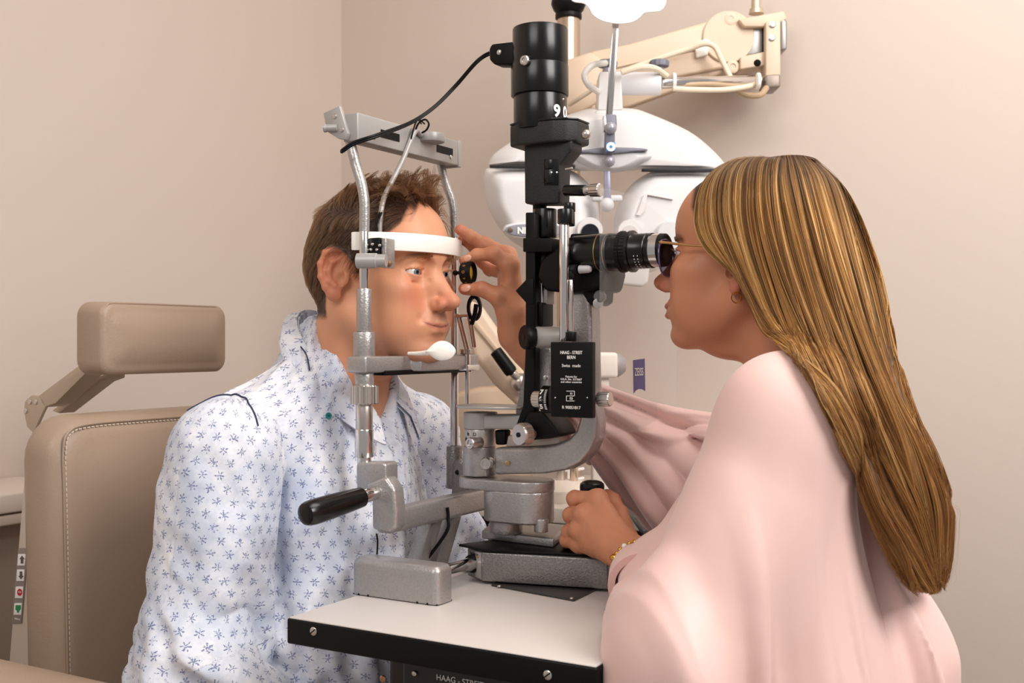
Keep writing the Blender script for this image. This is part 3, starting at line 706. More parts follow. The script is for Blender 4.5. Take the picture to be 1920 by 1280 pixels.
# clear breath shield with the maker's ribbon
t = NT('clear_acrylic'); g = t.n('ShaderNodeBsdfGlossy'); g.inputs['Roughness'].default_value = .06; tr = t.n('ShaderNodeBsdfTransparent'); tr.inputs[0].default_value = (.985, .985, .985, 1)
df = t.n('ShaderNodeBsdfDiffuse'); df.inputs[0].default_value = (.9, .9, .92, 1)
fr = t.n('ShaderNodeValue'); fr.outputs[0].default_value = .035
m1 = t.n('ShaderNodeMixShader'); t.l(fr.outputs[0], m1.inputs[0]); t.l(tr.outputs[0], m1.inputs[1]); t.l(g.outputs[0], m1.inputs[2])
m2 = t.n('ShaderNodeMixShader'); m2.inputs[0].default_value = .035; t.l(m1.outputs[0], m2.inputs[1]); t.l(df.outputs[0], m2.inputs[2]); t.l(m2.outputs[0], t.out.inputs[0])
ACR = t.m
sU = .262
sv = [loc(HU(x, y, sU)) for x, y in ((1124, 352), (1124, 822), (1222, 795), (1268, 770), (1268, 430), (1190, 366), (1135, 353))]
sh_ = sp('breath_shield', prism([I(sU, q[1], q[2]) for q in sv], IU*.0018, .0003), ACR)
RIB = mat('violet_ribbon_print', '564a8c', .5)
rq = [HU(x, y, sU+.0021) for x, y in ((1187, 675), (1209, 672), (1210, 733), (1204, 729.5), (1198, 729), (1192, 732), (1188, 738))]
obj('ribbon_mark', prism(rq, -IU*.0002, 0), RIB, sh_)
text('lettering', 'ZEISS', HU(1198.3, 697.5, sU+.0024), IV, IW+IV*.02, .0135, WHITEINK, sh_, bold=.0001, sx=.88, ext=.00005)
# ------------------------------------------------------------------ phoropter on its parallel arm
ph = thing('phoropter', 'white phoropter head hanging behind the slit lamp beside the wall', 'phoropter', PY(1140, 250, 2.1))
GREYK = mat('slate_plastic', '6f6f7c', .45); DKG = mat('dark_gap', '1a191b', .6)
YP = 2.10
def Q(x, y, d=0.0): return PY(x, y, YP+d)
def sweep(pts, d0, d1, bev, puff=0):
    return prism([Q(x, y, d0) for x, y in pts], (0, d1-d0, 0), bev, 4)
def sm(P, m=5): return [tuple(v)[:2] for v in catmull([Vec((x, y, 0)) for x, y in P+P[:1]], m)[:-1]]
def dome(pts, y0, depth, n=9, c=None, flat=.45, power=2.2):
    """rounded shell over an outline: back flat, front swelling toward the viewer"""
    P = [Vec((x, y, 0)) for x, y in pts]; c = Vec((*c, 0)) if c else sum(P, Vec((0, 0, 0)))/len(P); rings = []
    rings.append([Q(p.x, p.y, y0+.02) for p in P])
    for i in range(n+1):
        a = i/n; s = 1-(1-flat)*a; d = depth*(1-(1-a)**power)
        rings.append([Q(c.x+(p.x-c.x)*s, c.y+(p.y-c.y)*s, y0-d) for p in P])
    rings.append([Q(c.x+(p.x-c.x)*.05, c.y+(p.y-c.y)*.05, y0-depth*1.02) for p in P])
    return loft(rings)
def pp(nm, bm, m, **k): return obj(nm, bm, m, ph, smooth=50, **k)
WP = mat('glossy_white_shell', 'dad7d6', .3, 0, None, .5)
top = sm([(915, 308), (925, 290), (955, 268), (1010, 235), (1075, 212), (1110, 203), (1180, 203), (1215, 212), (1290, 245), (1335, 280), (1362, 312), (1350, 319), (1280, 318), (1200, 318), (1180, 320), (1080, 320), (1040, 312)], 4)
pp('top_shell', dome(top, .0, .05, c=(1140, 285), flat=.72), WP)
pp('neck_boss', prism([Q(x, y, -.035) for x, y in ((1110, 232), (1116, 206), (1178, 206), (1190, 232))], (0, .06, 0), .006, 4), WP)
lobeL = sm([(906, 330), (920, 313), (1000, 311), (1060, 316), (1095, 335), (1118, 370), (1124, 410), (1122, 470), (1090, 484), (1030, 480), (975, 462), (940, 432), (914, 385)], 4)
pp('lens_housing', dome(lobeL, .0, .06, c=(1015, 390), flat=.62), WP)
lobeR = sm([(1372, 330), (1350, 320), (1245, 320), (1212, 326), (1180, 350), (1158, 385), (1150, 430), (1160, 490), (1215, 512), (1280, 480), (1340, 450), (1370, 400)], 4)
pp('lens_housing', dome(lobeR, .0, .06, c=(1262, 400), flat=.62), WP)
for a, b in (((918, 311), (1078, 312)), ((1204, 318), (1348, 318.5))):
    pp('shadow_gap', prism([Q(a[0], a[1]-2.5, -.052), Q(b[0], b[1]-2.5, -.052), Q(b[0], b[1]+2.5, -.052), Q(a[0], a[1]+2.5, -.052)], (0, .012, 0), .001), DKG)
pp('bridge', dome(sm([(1062, 290), (1110, 276), (1180, 276), (1225, 290), (1205, 308), (1165, 322), (1130, 322), (1090, 308)], 4), -.045, .03, c=(1143, 298), flat=.6), mat('pale_grey_plastic', 'c9c7c9', .4))
pp('knob_bar', dome(sm([(1085, 282), (1140, 276), (1205, 278), (1208, 283), (1140, 290), (1088, 287)], 3), -.07, .012, c=(1145, 283), flat=.6), GREYK)
pp('badge', dome(sm([(942, 432), (950, 421), (985, 416), (1040, 418), (1062, 430), (1050, 444), (1000, 448), (958, 444)], 4), -.056, .012, c=(1000, 432), flat=.9), WP)
pp('badge_face', dome(sm([(946, 432), (954, 424), (985, 420), (1040, 421), (1056, 430), (1046, 441), (1000, 444), (960, 440)], 4), -.0690, .003, c=(1000, 432), flat=.95), mat('slate_badge', '8d8c98', .4))
text('lettering', 'NIDEK', Q(970, 432.5, -.0735), (1, 0, 0), IW, .0155, WHITEINK, ph, align='LEFT', bold=.0008)
pp('badge_stud', cyl(Q(957, 431, -.060), Q(957, 431, -.074), .0050), mat('bronze', '7d6b5e', .4, .6))
for x, y, r, m in ((1103, 436, 24, WP), (1103, 441, 17, mat('dark_lens', '14141c', .1)), (1176, 438, 22, WP), (1176, 442, 15, mat('pale_lens', 'cfc6c2', .2))):
    d = .075 if r > 20 else .080
    pp('viewing_port' if r > 20 else 'port_lens', lathe(Q(x, y, -.03), (0, -1, 0), [(0, r*YP/FPX), (d-.034, r*YP/FPX), (d-.030, r*YP/FPX*.93), (d-.030, .0005)], 40), m)
pp('dial', lathe(Q(1252, 445, -.03), (0, -1, 0), [(0, .028), (.04, .028), (.046, .024), (.046, .0005)], 40), mat('pale_grey_plastic2', 'd4d2d4', .4))
pp('housing_step', prism([Q(x, y, -.066) for x, y in ((1207, 365), (1214, 362), (1262, 372), (1262, 374), (1214, 365), (1208, 395), (1200, 404), (1193, 402), (1198, 392))], (0, .01, 0), 0), mat('pale_grey_line', 'd9d4d2', .5))
pp('cheek_shield', prism([Q(x, y, -.05) for x, y in ((1150, 480), (1222, 470), (1216, 530), (1206, 538), (1150, 532))], (0, .02, 0), .006, 4), mat('translucent_grey', 'cbc5c0', .4))
# near point rod, clamp and card
rd0, rd1 = Q(1155, 40, -.10), Q(1141, 236, -.085)
pp('near_rod', prism([rd0+Vec((-.006, 0, 0)), rd0+Vec((.006, 0, 0)), rd1+Vec((.006, 0, 0)), rd1+Vec((-.006, 0, 0))], (0, .008, 0), .001), CHROME)
card = thing('near_card', 'white cloud-edged reading card hanging on the rod above the phoropter', 'card', Q(1155, 20, -.1))
cpts = sm([(1060, -40), (1150, -60), (1240, -40), (1248, -6), (1246, 10), (1238, 20), (1222, 22), (1208, 24), (1200, 32), (1188, 40), (1168, 44), (1148, 43), (1128, 38), (1112, 28), (1104, 14), (1094, 6), (1074, 2), (1066, -14)], 4)
obj('card_sheet', prism([Q(x, y, -.112) for x, y in cpts], (0, .003, 0), .0006), mat('white_card', 'fbfaf8', .5), card)
obj('card_rim', loft([[Q(x, y, -.1085) for x, y in cpts], [Q(1155+(x-1155)*1.015, 0+(y)*1.02, -.107) for x, y in cpts]]), mat('card_edge', 'dcd7d6', .5), card)
pp('rod_clamp', prism([Q(x, y, -.10) for x, y in ((1132, 218), (1136, 214), (1156, 214), (1157, 240), (1153, 246), (1153, 286), (1134, 286), (1135, 246))], (0, .025, 0), .003), GREYK)
pp('clamp_jaw', prism([Q(x, y, -.104) for x, y in ((1131, 216), (1136, 216), (1138, 240), (1132, 246))], (0, .02, 0), .001), STEEL)
pp('clamp_screw', ball(Q(1145, 240, -.104), .011), mat('grey_ball', '9c9ba4', .3, .3))
bs = pp('clamp_badge', prism([Q(x, y, -.1025) for x, y in ((1136, 267), (1154, 266), (1155, 282), (1136, 284))], (0, .004, 0), .001), mat('blue_badge', '3f80c4', .4))
pp('badge_eye', lathe(Q(1145.5, 275, -.1028), (0, -1, 0), [(0, .0082), (.0004, .0082), (.0004, .0055), (.0009, .0055), (.0009, .0005)], 28), WHITEINK)
pp('badge_iris', lathe(Q(1145.5, 275, -.1038), (0, -1, 0), [(0, .0028), (.0004, .0028), (.0004, .0003)], 20), mat('blue_badge', '3f80c4', .4))
pp('rod_lower', prism([Q(x, y, -.08) for x, y in ((1133, 320), (1144, 320), (1146, 376), (1133, 376))], (0, .006, 0), .001), mat('slate_rod', '8a8aa0', .35, .3))
pp('rod_stud', ball(Q(1143, 302, -.088), .010), mat('grey_ball', '9c9ba4', .3, .3))
pp('rod_knob', ball(Q(1138, 384, -.078), .013), mat('pale_grey_plastic', 'c9c7c9', .4))
pp('rod_cross', box(-.028, .028, -.006, .006, -.006, .006, .004, M=Matrix.Translation(Q(1138, 372, -.07))), mat('pale_grey_plastic', 'c9c7c9', .4))
# mount: tilt block, clamp tube with thumb knobs
pp('yoke', prism([Q(x, y, -.02) for x, y in ((1123, 138), (1126, 134), (1165, 134), (1168, 205), (1160, 206), (1121, 206))], (0, .06, 0), .008, 4), WP)
pp('clamp_tube', cyl(Q(1155, 157, .01), Q(1240, 157, .0), .0215, bev=.003), mat('cool_white', 'e3e2e4', .35))
for x, y in ((1139, 121), (1236, 121)):
    pp('thumb_knob', lathe(Q(x, y+6, .0), IW, [(0, .010), (.002, .018), (.010, .019), (.013, .017), (.014, .0005)], 48, mod=lambda i: 1 if i % 4 < 2 else .95), GREYK)
    pp('knob_stem', cyl(Q(x, y+22, .0), Q(x, y+4, .0), .009), mat('grey_ball', '9c9ba4', .3, .3))
# arm behind
ar = thing('phoropter_hanger', 'beige parallelogram arm with loose cables carrying the phoropter', 'arm', PY(1250, 130, 2.25))
YA = 2.24
def R(x, y, d=0.0): return PY(x, y, YA+d)
def apart(nm, pts, d0, d1, bev, m): return obj(nm, prism([R(x, y, d0) for x, y in pts], (0, d1-d0, 0), bev, 3), m, ar)
apart('upper_link', ((1108, 96), (1180, 82), (1380, 24), (1392, 40), (1390, 100), (1372, 124), (1180, 160), (1108, 170)), 0, .05, .005, BEIGE)
apart('lower_link', ((1068, 178), (1180, 160), (1380, 112), (1384, 126), (1180, 200), (1075, 222), (1064, 210)), .012, .045, .005, mat('beige_enamel_lower', 'c7ae95', .45))
apart('shoulder_block', ((1060, 112), (1108, 96), (1130, 110), (1128, 190), (1076, 218), (1060, 214)), -.01, .06, .006, BEIGE)
apart('arm_seam', ((1120, 134), (1370, 78), (1371, 80), (1121, 137)), -.0012, .0, 0, mat('beige_groove', '8d7862', .6))
obj('pivot_cap', lathe(R(1365, 80, .001), (0, -1, 0), [(0, .018), (.003, .018), (.005, .014), (.005, .0005)], 32), STEEL, ar)
obj('pivot_plate', lathe(R(1362, 75, .02), (0, -1, 0), [(0, .052), (.024, .052), (.026, .050), (.026, .0005)], 48), BEIGE, ar)
for x, y in ((1369, 37), (1373, 126), (1106, 116), (1104, 200)):
    obj('link_pin', lathe(R(x, y, .0), (0, -1, 0), [(0, .013), (.006, .013), (.007, .011), (.007, .006), (.005, .006), (.005, .0005)], 28), BEIGE, ar)
# elbow bracket on the right
apart('elbow_plate', ((1384, 36), (1470, 20), (1476, 34), (1470, 40), (1432, 50), (1396, 50)), -.02, .05, .003, BEIGE)
apart('elbow_core', ((1394, 50), (1430, 42), (1430, 98), (1394, 105)), -.005, .04, .002, mat('brushed_grey_core', '9a9895', .35, .5))
apart('elbow_core', ((1430, 42), (1444, 40), (1444, 96), (1430, 98)), -.01, .04, .001, BLACKM)
apart('elbow_post', ((1436, 40), (1464, 34), (1464, 150), (1436, 152)), -.03, .02, .003, BEIGE)
apart('elbow_post', ((1464, 34), (1476, 38), (1476, 92), (1464, 94)), -.02, .03, .003, mat('grey_hinge', '8f8b88', .35, .4))
apart('elbow_foot', ((1388, 106), (1436, 96), (1436, 122), (1388, 130)), -.015, .04, .003, BEIGE)
apart('elbow_foot', ((1436, 140), (1464, 138), (1464, 163), (1436, 165)), -.034, .03, .004, mat('grey_brown_block', '8d7f74', .4, .3))
for x, y in ((1448, 46), (1447, 71)): screw(R(x, y, -.0305), (0, -1, 0), .007, ar, STEEL, False)
obj('elbow_recess_shade', cyl(R(1420, 118, -.016), R(1420, 118, -.0175), .007), BLACKM, ar)  # flat black disc in place of a shaded recess in the elbow
obj('top_spindle', lathe(R(1418, 26, .01), IW, [(0, .015), (.01, .013), (.012, .010), (.06, .009)], 24), mat('pale_brass', 'cfc0a8', .3, .6), ar)
obj('chrome_bar', cyl(PY(1238, 156, 2.10), R(1440, 150, -.01), .0105), CHROME, ar)
for x0 in (1260, 1418):
    obj('cable_tie', lathe(PY(x0, 152, 2.115), (1, 0, 0), [(0, .014), (.001, .0155), (.006, .0155), (.007, .014)], 24), IVORY, ar)
CAB = mat('cream_cable', 'e4d5bd', .5)
def cab(pts, r=.0055, m=CAB): obj('cable', tube([PY(x, y, Y) for x, y, Y in pts], r, 10, 8), m, ar)
cab(((1372, 150, 2.2), (1352, 110, 2.20), (1340, 88, 2.2), (1322, 82, 2.2), (1290, 92, 2.21), (1240, 108, 2.21), (1190, 126, 2.21), (1168, 134, 2.15)))
cab(((1250, 142, 2.09), (1228, 128, 2.07), (1200, 126, 2.06), (1165, 136, 2.06)), .0055)
cab(((1136, 118, 2.07), (1112, 122, 2.05), (1096, 140, 2.05), (1104, 160, 2.06), (1122, 172, 2.08)), .006, mat('pale_grey_cable', 'd8d2cc', .5))
cab(((1262, 166, 2.09), (1300, 168, 2.09), (1360, 168, 2.1), (1410, 160, 2.12), (1425, 148, 2.15)), .005)
cab(((1270, 160, 2.12), (1330, 158, 2.13), (1390, 162, 2.15), (1425, 158, 2.16)), .005, mat('tan_cable', 'b49a7c', .5))
cab(((1382, 168, 2.16), (1400, 178, 2.16), (1425, 178, 2.16), (1437, 165, 2.18)), .006, mat('tan_cable', 'b49a7c', .5))
cab(((1068, 196, 2.2), (1085, 185, 2.16), (1105, 172, 2.16), (1118, 160, 2.16)), .0045)
obj('cable_anchor', prism([R(x, y, -.012) for x, y in ((1303, 82), (1322, 72), (1330, 74), (1328, 102), (1306, 108))], (0, .012, 0), .003), IVORY, ar)
# chrome stand pole with black ball cap
po = thing('stand_pole', 'chrome stand pole with a black rounded knob at the top of the photo', 'pole', PY(1066, 120, 2.32))
pc = PY(1066, 34, 2.32)
obj('pole', cyl(Vec((pc.x, pc.y, .801)), Vec((pc.x, pc.y, pc.z)), .024, bev=.002), mat('warm_steel', 'd6c2ae', .25, 1), po)
obj('pole_collar', cyl(Vec((pc.x, pc.y, pc.z-.002)), Vec((pc.x, pc.y, pc.z+.008)), .0275), BLACKM, po)
obj('pole_knob', lathe(Vec((pc.x, pc.y, pc.z+.006)), IW, [(0, .022), (.01, .031), (.022, .036), (.04, .034), (.055, .026), (.066, .012), (.068, .0005)], 36), BLACKM, po)
ar_m = obj('pole_mount', box(-.03, .03, -.03, .03, -.05, .04, .008, M=Matrix.Translation(Vec((pc.x, pc.y, R(1066, 160).z)))), BEIGE, po)
# ------------------------------------------------------------------ instrument stand behind the slit lamp
is_ = thing('swing_arm', 'beige swing arm with a black grip handle behind the hands', 'arm', PY(930, 650, 2.05))
YS = 2.0
def Z(x, y, d=0.0): return PY(x, y, YS+d)
obj('arm_shell', prism([Z(x, y) for x, y in ((880, 560), (905, 575), (985, 690), (1010, 760), (985, 775), (925, 720), (885, 665), (872, 600))], (0, .07, 0), .012, 4), BEIGE, is_)
obj('arm_rib', prism([Z(x, y, -.006) for x, y in ((884, 596), (892, 596), (985, 716), (985, 726), (884, 606))], (0, .02, 0), .004), mat('beige_enamel_lower', 'c7ae95', .45), is_)
obj('grip', lathe(Z(928, 656, -.03), Z(962, 702, -.03)-Z(928, 656, -.03), [(0, .006), (.002, .011), (.045, .0118), (.05, .0105), (.052, .0005)], 28), BLACKM, is_)
obj('grip_shaft', cyl(Z(960, 698, -.03), Z(976, 714, -.02), .007), STEEL, is_)
obj('grip_boss', ball(Z(976, 718, -.015), .018), STEEL, is_)
st_ = thing('instrument_stand', 'beige refraction stand column and arm with rounded cover beside the wall', 'stand', PY(960, 900, 2.25))
obj('stand_column', box(-.10, .03, -.06, .08, -.75, .26, .03, 5, M=Matrix.Translation(PY(945, 980, 2.34))), mat('beige_stand', 'c3ab93', .5), st_)
obj('stand_arm', prism([PY(x, y, 2.2) for x, y in ((852, 738), (900, 726), (1000, 722), (1000, 900), (852, 900))], (0, .08, 0), .01, 3), mat('beige_stand', 'c3ab93', .5), st_)
# pale box with a grey knob seen through the shield
pb_ = thing('keratometer', 'small cream box with a grey knob seen through the breath shield', 'instrument', PY(1140, 685, 1.95))
obj('case', box(-.03, .022, -.03, .03, -.022, .022, .006, 3, M=Matrix.Translation(PY(1132, 684, 1.95))), mat('cream_plastic', 'e4d8cc', .45), pb_)
obj('knob', lathe(PY(1153, 684, 1.95), (1, 0, 0), [(0, .021), (.006, .021), (.012, .017), (.018, .012), (.019, .0005)], 28), mat('mid_grey_plastic', '8f8b89', .5), pb_)
obj('case_foot', box(-.018, .012, -.018, .018, -.262, 0, .004, M=Matrix.Translation(PY(1128, 700, 1.95))), mat('cream_plastic', 'e4d8cc', .45), pb_)
# desk with the instrument base, control pad, wire stand and poles
dk = thing('side_desk', 'pale side desk behind the slit lamp base with a black front edge', 'desk', PY(1120, 1000, 1.95))
DZ = .80
obj('desk_top', box(-.30, .115, .86, 1.335, -.03, 0, .004), mat('cream_desk', 'e2d9d0', .45), dk)
obj('desk_edge', box(-.301, .116, .858, 1.337, -.055, -.03, .002), BLACKM, dk)
obj('desk_body', box(-.26, .09, .90, 1.32, -.8, -.055, .004), mat('taupe_cabinet', '9d8f84', .6), dk)
bc = HW(1052, 925, .01)
cb = thing('round_base', 'round cream instrument base on the desk behind the grey turret', 'base', (bc.x, bc.y, DZ))
obj('disc', lathe((bc.x, bc.y, DZ), IW, [(0, .07), (.006, .073), (.022, .072), (.03, .06), (.034, .04), (.036, .0005)], 48), mat('cream_plastic', 'e4d8cc', .45), cb)
for x, m in ((1052, STEEL), (1076, mat('warm_steel', 'd6c2ae', .25, 1))):
    p = PY(x, 880, bc.y); obj('pole', cyl((p.x, p.y, DZ+.02), (p.x, p.y, DZ+.20), .008), m, cb)
ws = thing('wire_rack', 'white wire rack on the desk beside the curved grey arm', 'rack', PY(1068, 890, 2.05))
WIRE = mat('white_wire', 'e6e2de', .4)
for y in (860, 880, 898):
    obj('wire', tube([PY(1045, y, 2.21), PY(1068, y+2, 2.2), PY(1094, y-2, 2.22)], .003, 8, 4), WIRE, ws)
for x in (1052, 1066, 1080):
    p = PY(x, 880, 2.2); obj('upright_wire', tube([(p.x, p.y, DZ), (p.x, p.y, DZ+.12)], .003, 8, smooth=False), WIRE, ws)
kp = thing('control_pad', 'dark control pad with teal and green keys behind the woman\'s left hand', 'control pad', PY(1190, 950, 1.85))
kz = DZ+.0
def K(x, y): 
    r = ray(x, y); t_ = (kz+.012-CAM_H)/r.z; return CAMP+r*t_
c4 = [K(x, y) for x, y in ((1158, 925), (1190, 925), (1262, 985), (1205, 992))]
obj('pad', prism([p-IW*.012 for p in c4], IW*.012, .003, 3), mat('charcoal_pad', '26282c', .45), kp)
for i, (x, y, c) in enumerate(((1157+4, 931, '2f7f9c'), (1172, 932, '2f8fb0'), (1183, 944, '3a3d44'), (1196, 955, '3a3d44'), (1198, 970, '1fae7c'), (1212, 968, '18b487'), (1226, 975, '3a3d44'))):
    p = K(x, y); obj('key', box(-.008, .008, -.007, .007, 0, .004, .0012, M=Matrix.Translation(p)), mat('key_'+('teal' if c[0] == '2' else 'green' if c[0] == '1' else 'charcoal'), c, .4), kp)
# ------------------------------------------------------------------ implicit surfaces for bodies and cloth
F4 = np.float32
def A3(*p): return np.array(p, F4)
def smin(a, b, k):
    h = np.clip(.5+.5*(b-a)/k, 0, 1); return b*(1-h)+a*h-k*h*(1-h)
def smax(a, b, k): return -smin(-a, -b, k)
def s_ell(P, c, r, R=None):
    q = P-np.array(c, F4)
    if R is not None: q = q @ np.array(R, F4)          # R columns = axes
    r = np.array(r, F4); k0 = np.linalg.norm(q/r, axis=1); k1 = np.linalg.norm(q/(r*r), axis=1)
    return k0*(k0-1)/np.maximum(k1, 1e-9)
def s_sph(P, c, r): return np.linalg.norm(P-np.array(c, F4), axis=1)-r
def s_cone(P, a, b, ra, rb, sq=None):
    """round cone, approximated as a capsule of varying radius; sq = (axis, factor) squashes along a direction"""
    a = np.array(a, F4); b = np.array(b, F4); q = P-a; ab = b-a
    if sq is not None:
        n = np.array(sq[0], F4); n = n/np.linalg.norm(n); q = q+np.outer(q @ n, n)*F4(1/sq[1]-1); ab = ab+n*(ab @ n)*F4(1/sq[1]-1)
    t = np.clip((q @ ab)/(ab @ ab), 0, 1)
    return np.linalg.norm(q-t[:, None]*ab, axis=1)-(ra+(rb-ra)*t)
def s_path(P, pts, r, k=.004):
    d = None; n = len(pts)-1
    for i in range(n):
        r0 = r[i] if isinstance(r, (list, tuple)) else r; r1 = r[i+1] if isinstance(r, (list, tuple)) else r
        e = s_cone(P, pts[i], pts[i+1], r0, r1); d = e if d is None else smin(d, e, k)
    return d
def s_tri(P, a, b, c, r):
    a, b, c = (np.array(x, F4) for x in (a, b, c)); n = np.cross(b-a, c-a); n = n/np.linalg.norm(n)
    def seg(p, q):
        d = q-p; t = np.clip(((P-p) @ d)/(d @ d), 0, 1); return np.sum((P-p-t[:, None]*d)**2, 1)
    ins = np.ones(len(P), bool)
    for p, q in ((a, b), (b, c), (c, a)): ins &= ((P-p) @ np.cross(n, q-p)) >= 0
    d2 = np.minimum(np.minimum(seg(a, b), seg(b, c)), seg(c, a))
    return np.sqrt(np.where(ins, ((P-a) @ n)**2, d2))-r
LAT = RNG.random((32, 32, 32)).astype(F4)
def vnoise(P):
    P = np.asarray(P, F4); i = np.floor(P).astype(int); f = P-i; f = f*f*(3-2*f); out = 0
    for dx in (0, 1):
        for dy in (0, 1):
            for dz in (0, 1):
                wt = (f[:, 0] if dx else 1-f[:, 0])*(f[:, 1] if dy else 1-f[:, 1])*(f[:, 2] if dz else 1-f[:, 2])
                out = out+wt*LAT[(i[:, 0]+dx) % 32, (i[:, 1]+dy) % 32, (i[:, 2]+dz) % 32]
    return out*2-1
def mesh_sdf(f, lo, hi, h, margin=1.9, B=8):
    """surface nets over the cells near the surface only"""
    lo = np.array(lo, float); hi = np.array(hi, float); nb = np.ceil((hi-lo)/(h*B)).astype(int); N = nb*B
    g = [lo[i]+(np.arange(nb[i])+.5)*h*B-.5*h for i in range(3)]
    C = np.stack(np.meshgrid(*g, indexing='ij'), -1).reshape(-1, 3).astype(F4)
    dc = f(C); act = np.abs(dc) < h*B*.87*margin
    D = np.where(dc < 0, -1, 1).astype(F4).reshape(nb)
    D = np.repeat(np.repeat(np.repeat(D, B, 0), B, 1), B, 2)
    ids = np.argwhere(act.reshape(nb)); o = np.stack(np.meshgrid(*[np.arange(B)]*3, indexing='ij'), -1).reshape(-1, 3)
    for s in range(0, len(ids), 1500):
        K = (ids[s:s+1500, None, :]*B+o[None]).reshape(-1, 3)
        D[K[:, 0], K[:, 1], K[:, 2]] = f((lo+K*h).astype(F4))
    for ax in range(3):                                     # close the surface at the box
        sl_ = [slice(None)]*3; sl_[ax] = 0; D[tuple(sl_)] = np.maximum(D[tuple(sl_)], 1e-4); sl_[ax] = -1; D[tuple(sl_)] = np.maximum(D[tuple(sl_)], 1e-4)
    neg = D < 0
    cnt = np.zeros(N-1, np.int8)
    for dx in (0, 1):
        for dy in (0, 1):
            for dz in (0, 1): cnt += neg[dx:N[0]-1+dx, dy:N[1]-1+dy, dz:N[2]-1+dz]
    cells = np.argwhere((cnt > 0) & (cnt < 8)); idx = np.full(N-1, -1, np.int64); idx[tuple(cells.T)] = np.arange(len(cells))
    acc = np.zeros((len(cells), 3)); num = np.zeros(len(cells))
    for ax in range(3):
        a_, b_ = [x for x in range(3) if x != ax]
        for i in (0, 1):
            for j in (0, 1):
                p0 = cells.copy(); p0[:, a_] += i; p0[:, b_] += j; p1 = p0.copy(); p1[:, ax] += 1
                d0 = D[tuple(p0.T)]; d1 = D[tuple(p1.T)]; m = (d0 < 0) != (d1 < 0)
                t = np.where(m, d0/np.where(m, d0-d1, 1), 0); q = p0.astype(float); q[:, ax] += t
                acc[m] += q[m]; num[m] += 1
    V = lo+acc/num[:, None]*h
    Q = []
    for ax in range(3):
        a_, b_ = [(1, 2), (2, 0), (0, 1)][ax]
        s0 = [slice(None)]*3; s0[ax] = slice(0, -1); s1 = [slice(None)]*3; s1[ax] = slice(1, None)
        e = np.argwhere(neg[tuple(s0)] != neg[tuple(s1)])
        e = e[(e[:, a_] > 0) & (e[:, b_] > 0) & (e[:, a_] < N[a_]-1) & (e[:, b_] < N[b_]-1)]
        def cell(i, j):
            c = e.copy(); c[:, a_] -= i; c[:, b_] -= j; return idx[tuple(c.T)]
        q = np.stack([cell(0, 0), cell(1, 0), cell(1, 1), cell(0, 1)], 1)
        fl = neg[tuple(e.T)]; q[~fl] = q[~fl][:, ::-1]; Q.append(q)
    Q = np.concatenate(Q); Q = Q[(Q >= 0).all(1)]
    # one relaxation step onto the true surface
    P = V.astype(F4); e = h*.5; G = np.stack([f(P+A3(*(e*np.eye(3)[i])))-f(P-A3(*(e*np.eye(3)[i]))) for i in range(3)], 1)
    gn = np.linalg.norm(G, axis=1, keepdims=True); d = f(P)[:, None]; st = d*2*e/np.maximum(gn, 1e-6)
    V = V-np.clip(st, -h*.6, h*.6)*G/np.maximum(gn, 1e-6)
    return V, Q
def np_mesh(name, V, Q, mt, parent=None, attrs=None, smooth=0):
    me = bpy.data.meshes.new(name); me.vertices.add(len(V)); me.vertices.foreach_set('co', np.asarray(V, F4).ravel())
    me.loops.add(Q.size); me.loops.foreach_set('vertex_index', Q.ravel().astype(np.int32))
    me.polygons.add(len(Q)); me.polygons.foreach_set('loop_start', np.arange(0, Q.size, 4, dtype=np.int32)); me.polygons.foreach_set('loop_total', np.full(len(Q), 4, np.int32))
    me.update(calc_edges=True); me.validate()
    finish(me, mt, smooth)
    for k, (typ, val) in (attrs or {}).items():
        a = me.attributes.new(k, typ, 'POINT'); a.data.foreach_set('vector' if typ == 'FLOAT_VECTOR' else 'value', np.asarray(val, F4).ravel())
    o = bpy.data.objects.new(name, me); COL.objects.link(o); adopt(o, parent); return o
def strands(name, paths, r0, r1, mt, parent=None):
    """hair curves: paths = array (n, m, 3)"""
    paths = np.asarray(paths, F4); n, m, _ = paths.shape
    hc = bpy.data.hair_curves.new(name); hc.add_curves([m]*n)
    hc.attributes['position'].data.foreach_set('vector', paths.ravel())
    ra = hc.attributes.get('radius') or hc.attributes.new('radius', 'FLOAT', 'POINT')
    t = np.linspace(0, 1, m); ra.data.foreach_set('value', np.tile((r0+(r1-r0)*t).astype(F4), n))
    hc.materials.append(mt); o = bpy.data.objects.new(name, hc); COL.objects.link(o); adopt(o, parent); return o
# ---- skin
def skin(name, base, red, pale):
    t = NT(name); b = t.b
    def at(n): return t.n('ShaderNodeAttribute', attribute_name=n).outputs['Fac']
    c = t.mix(t.noise(9, 3), base, pale)
    c = t.mix(t.math('MULTIPLY', at('flush'), .75), c, red)
    sp_ = t.noise(700, 2); c = t.mix(t.math('MULTIPLY', t.math('GREATER_THAN', sp_, .66), .10), c, red)
    c = t.mix(at('lip'), c, 'b8605a'); c = t.mix(at('stubble'), c, '9c7462'); c = t.mix(at('scalp'), c, '33221a'); c = t.mix(at('brow'), c, '8a5d42'); c = t.mix(at('dark'), c, '5a2f28')
    t.l(c, b.inputs['Base Color']); b.inputs['Roughness'].default_value = .46; b.inputs['Specular IOR Level'].default_value = .35
    b.inputs['Subsurface Weight'].default_value = .12; b.inputs['Subsurface Radius'].default_value = (.008, .003, .0015); b.inputs['Subsurface Scale'].default_value = .6
    v = t.n('ShaderNodeTexVoronoi'); v.inputs['Scale'].default_value = 650; t.l(t.coord(), v.inputs['Vector'])
    t.bump(t.math('ADD', v.outputs[0], t.noise(200, 3)), .10, .0006); return t.m
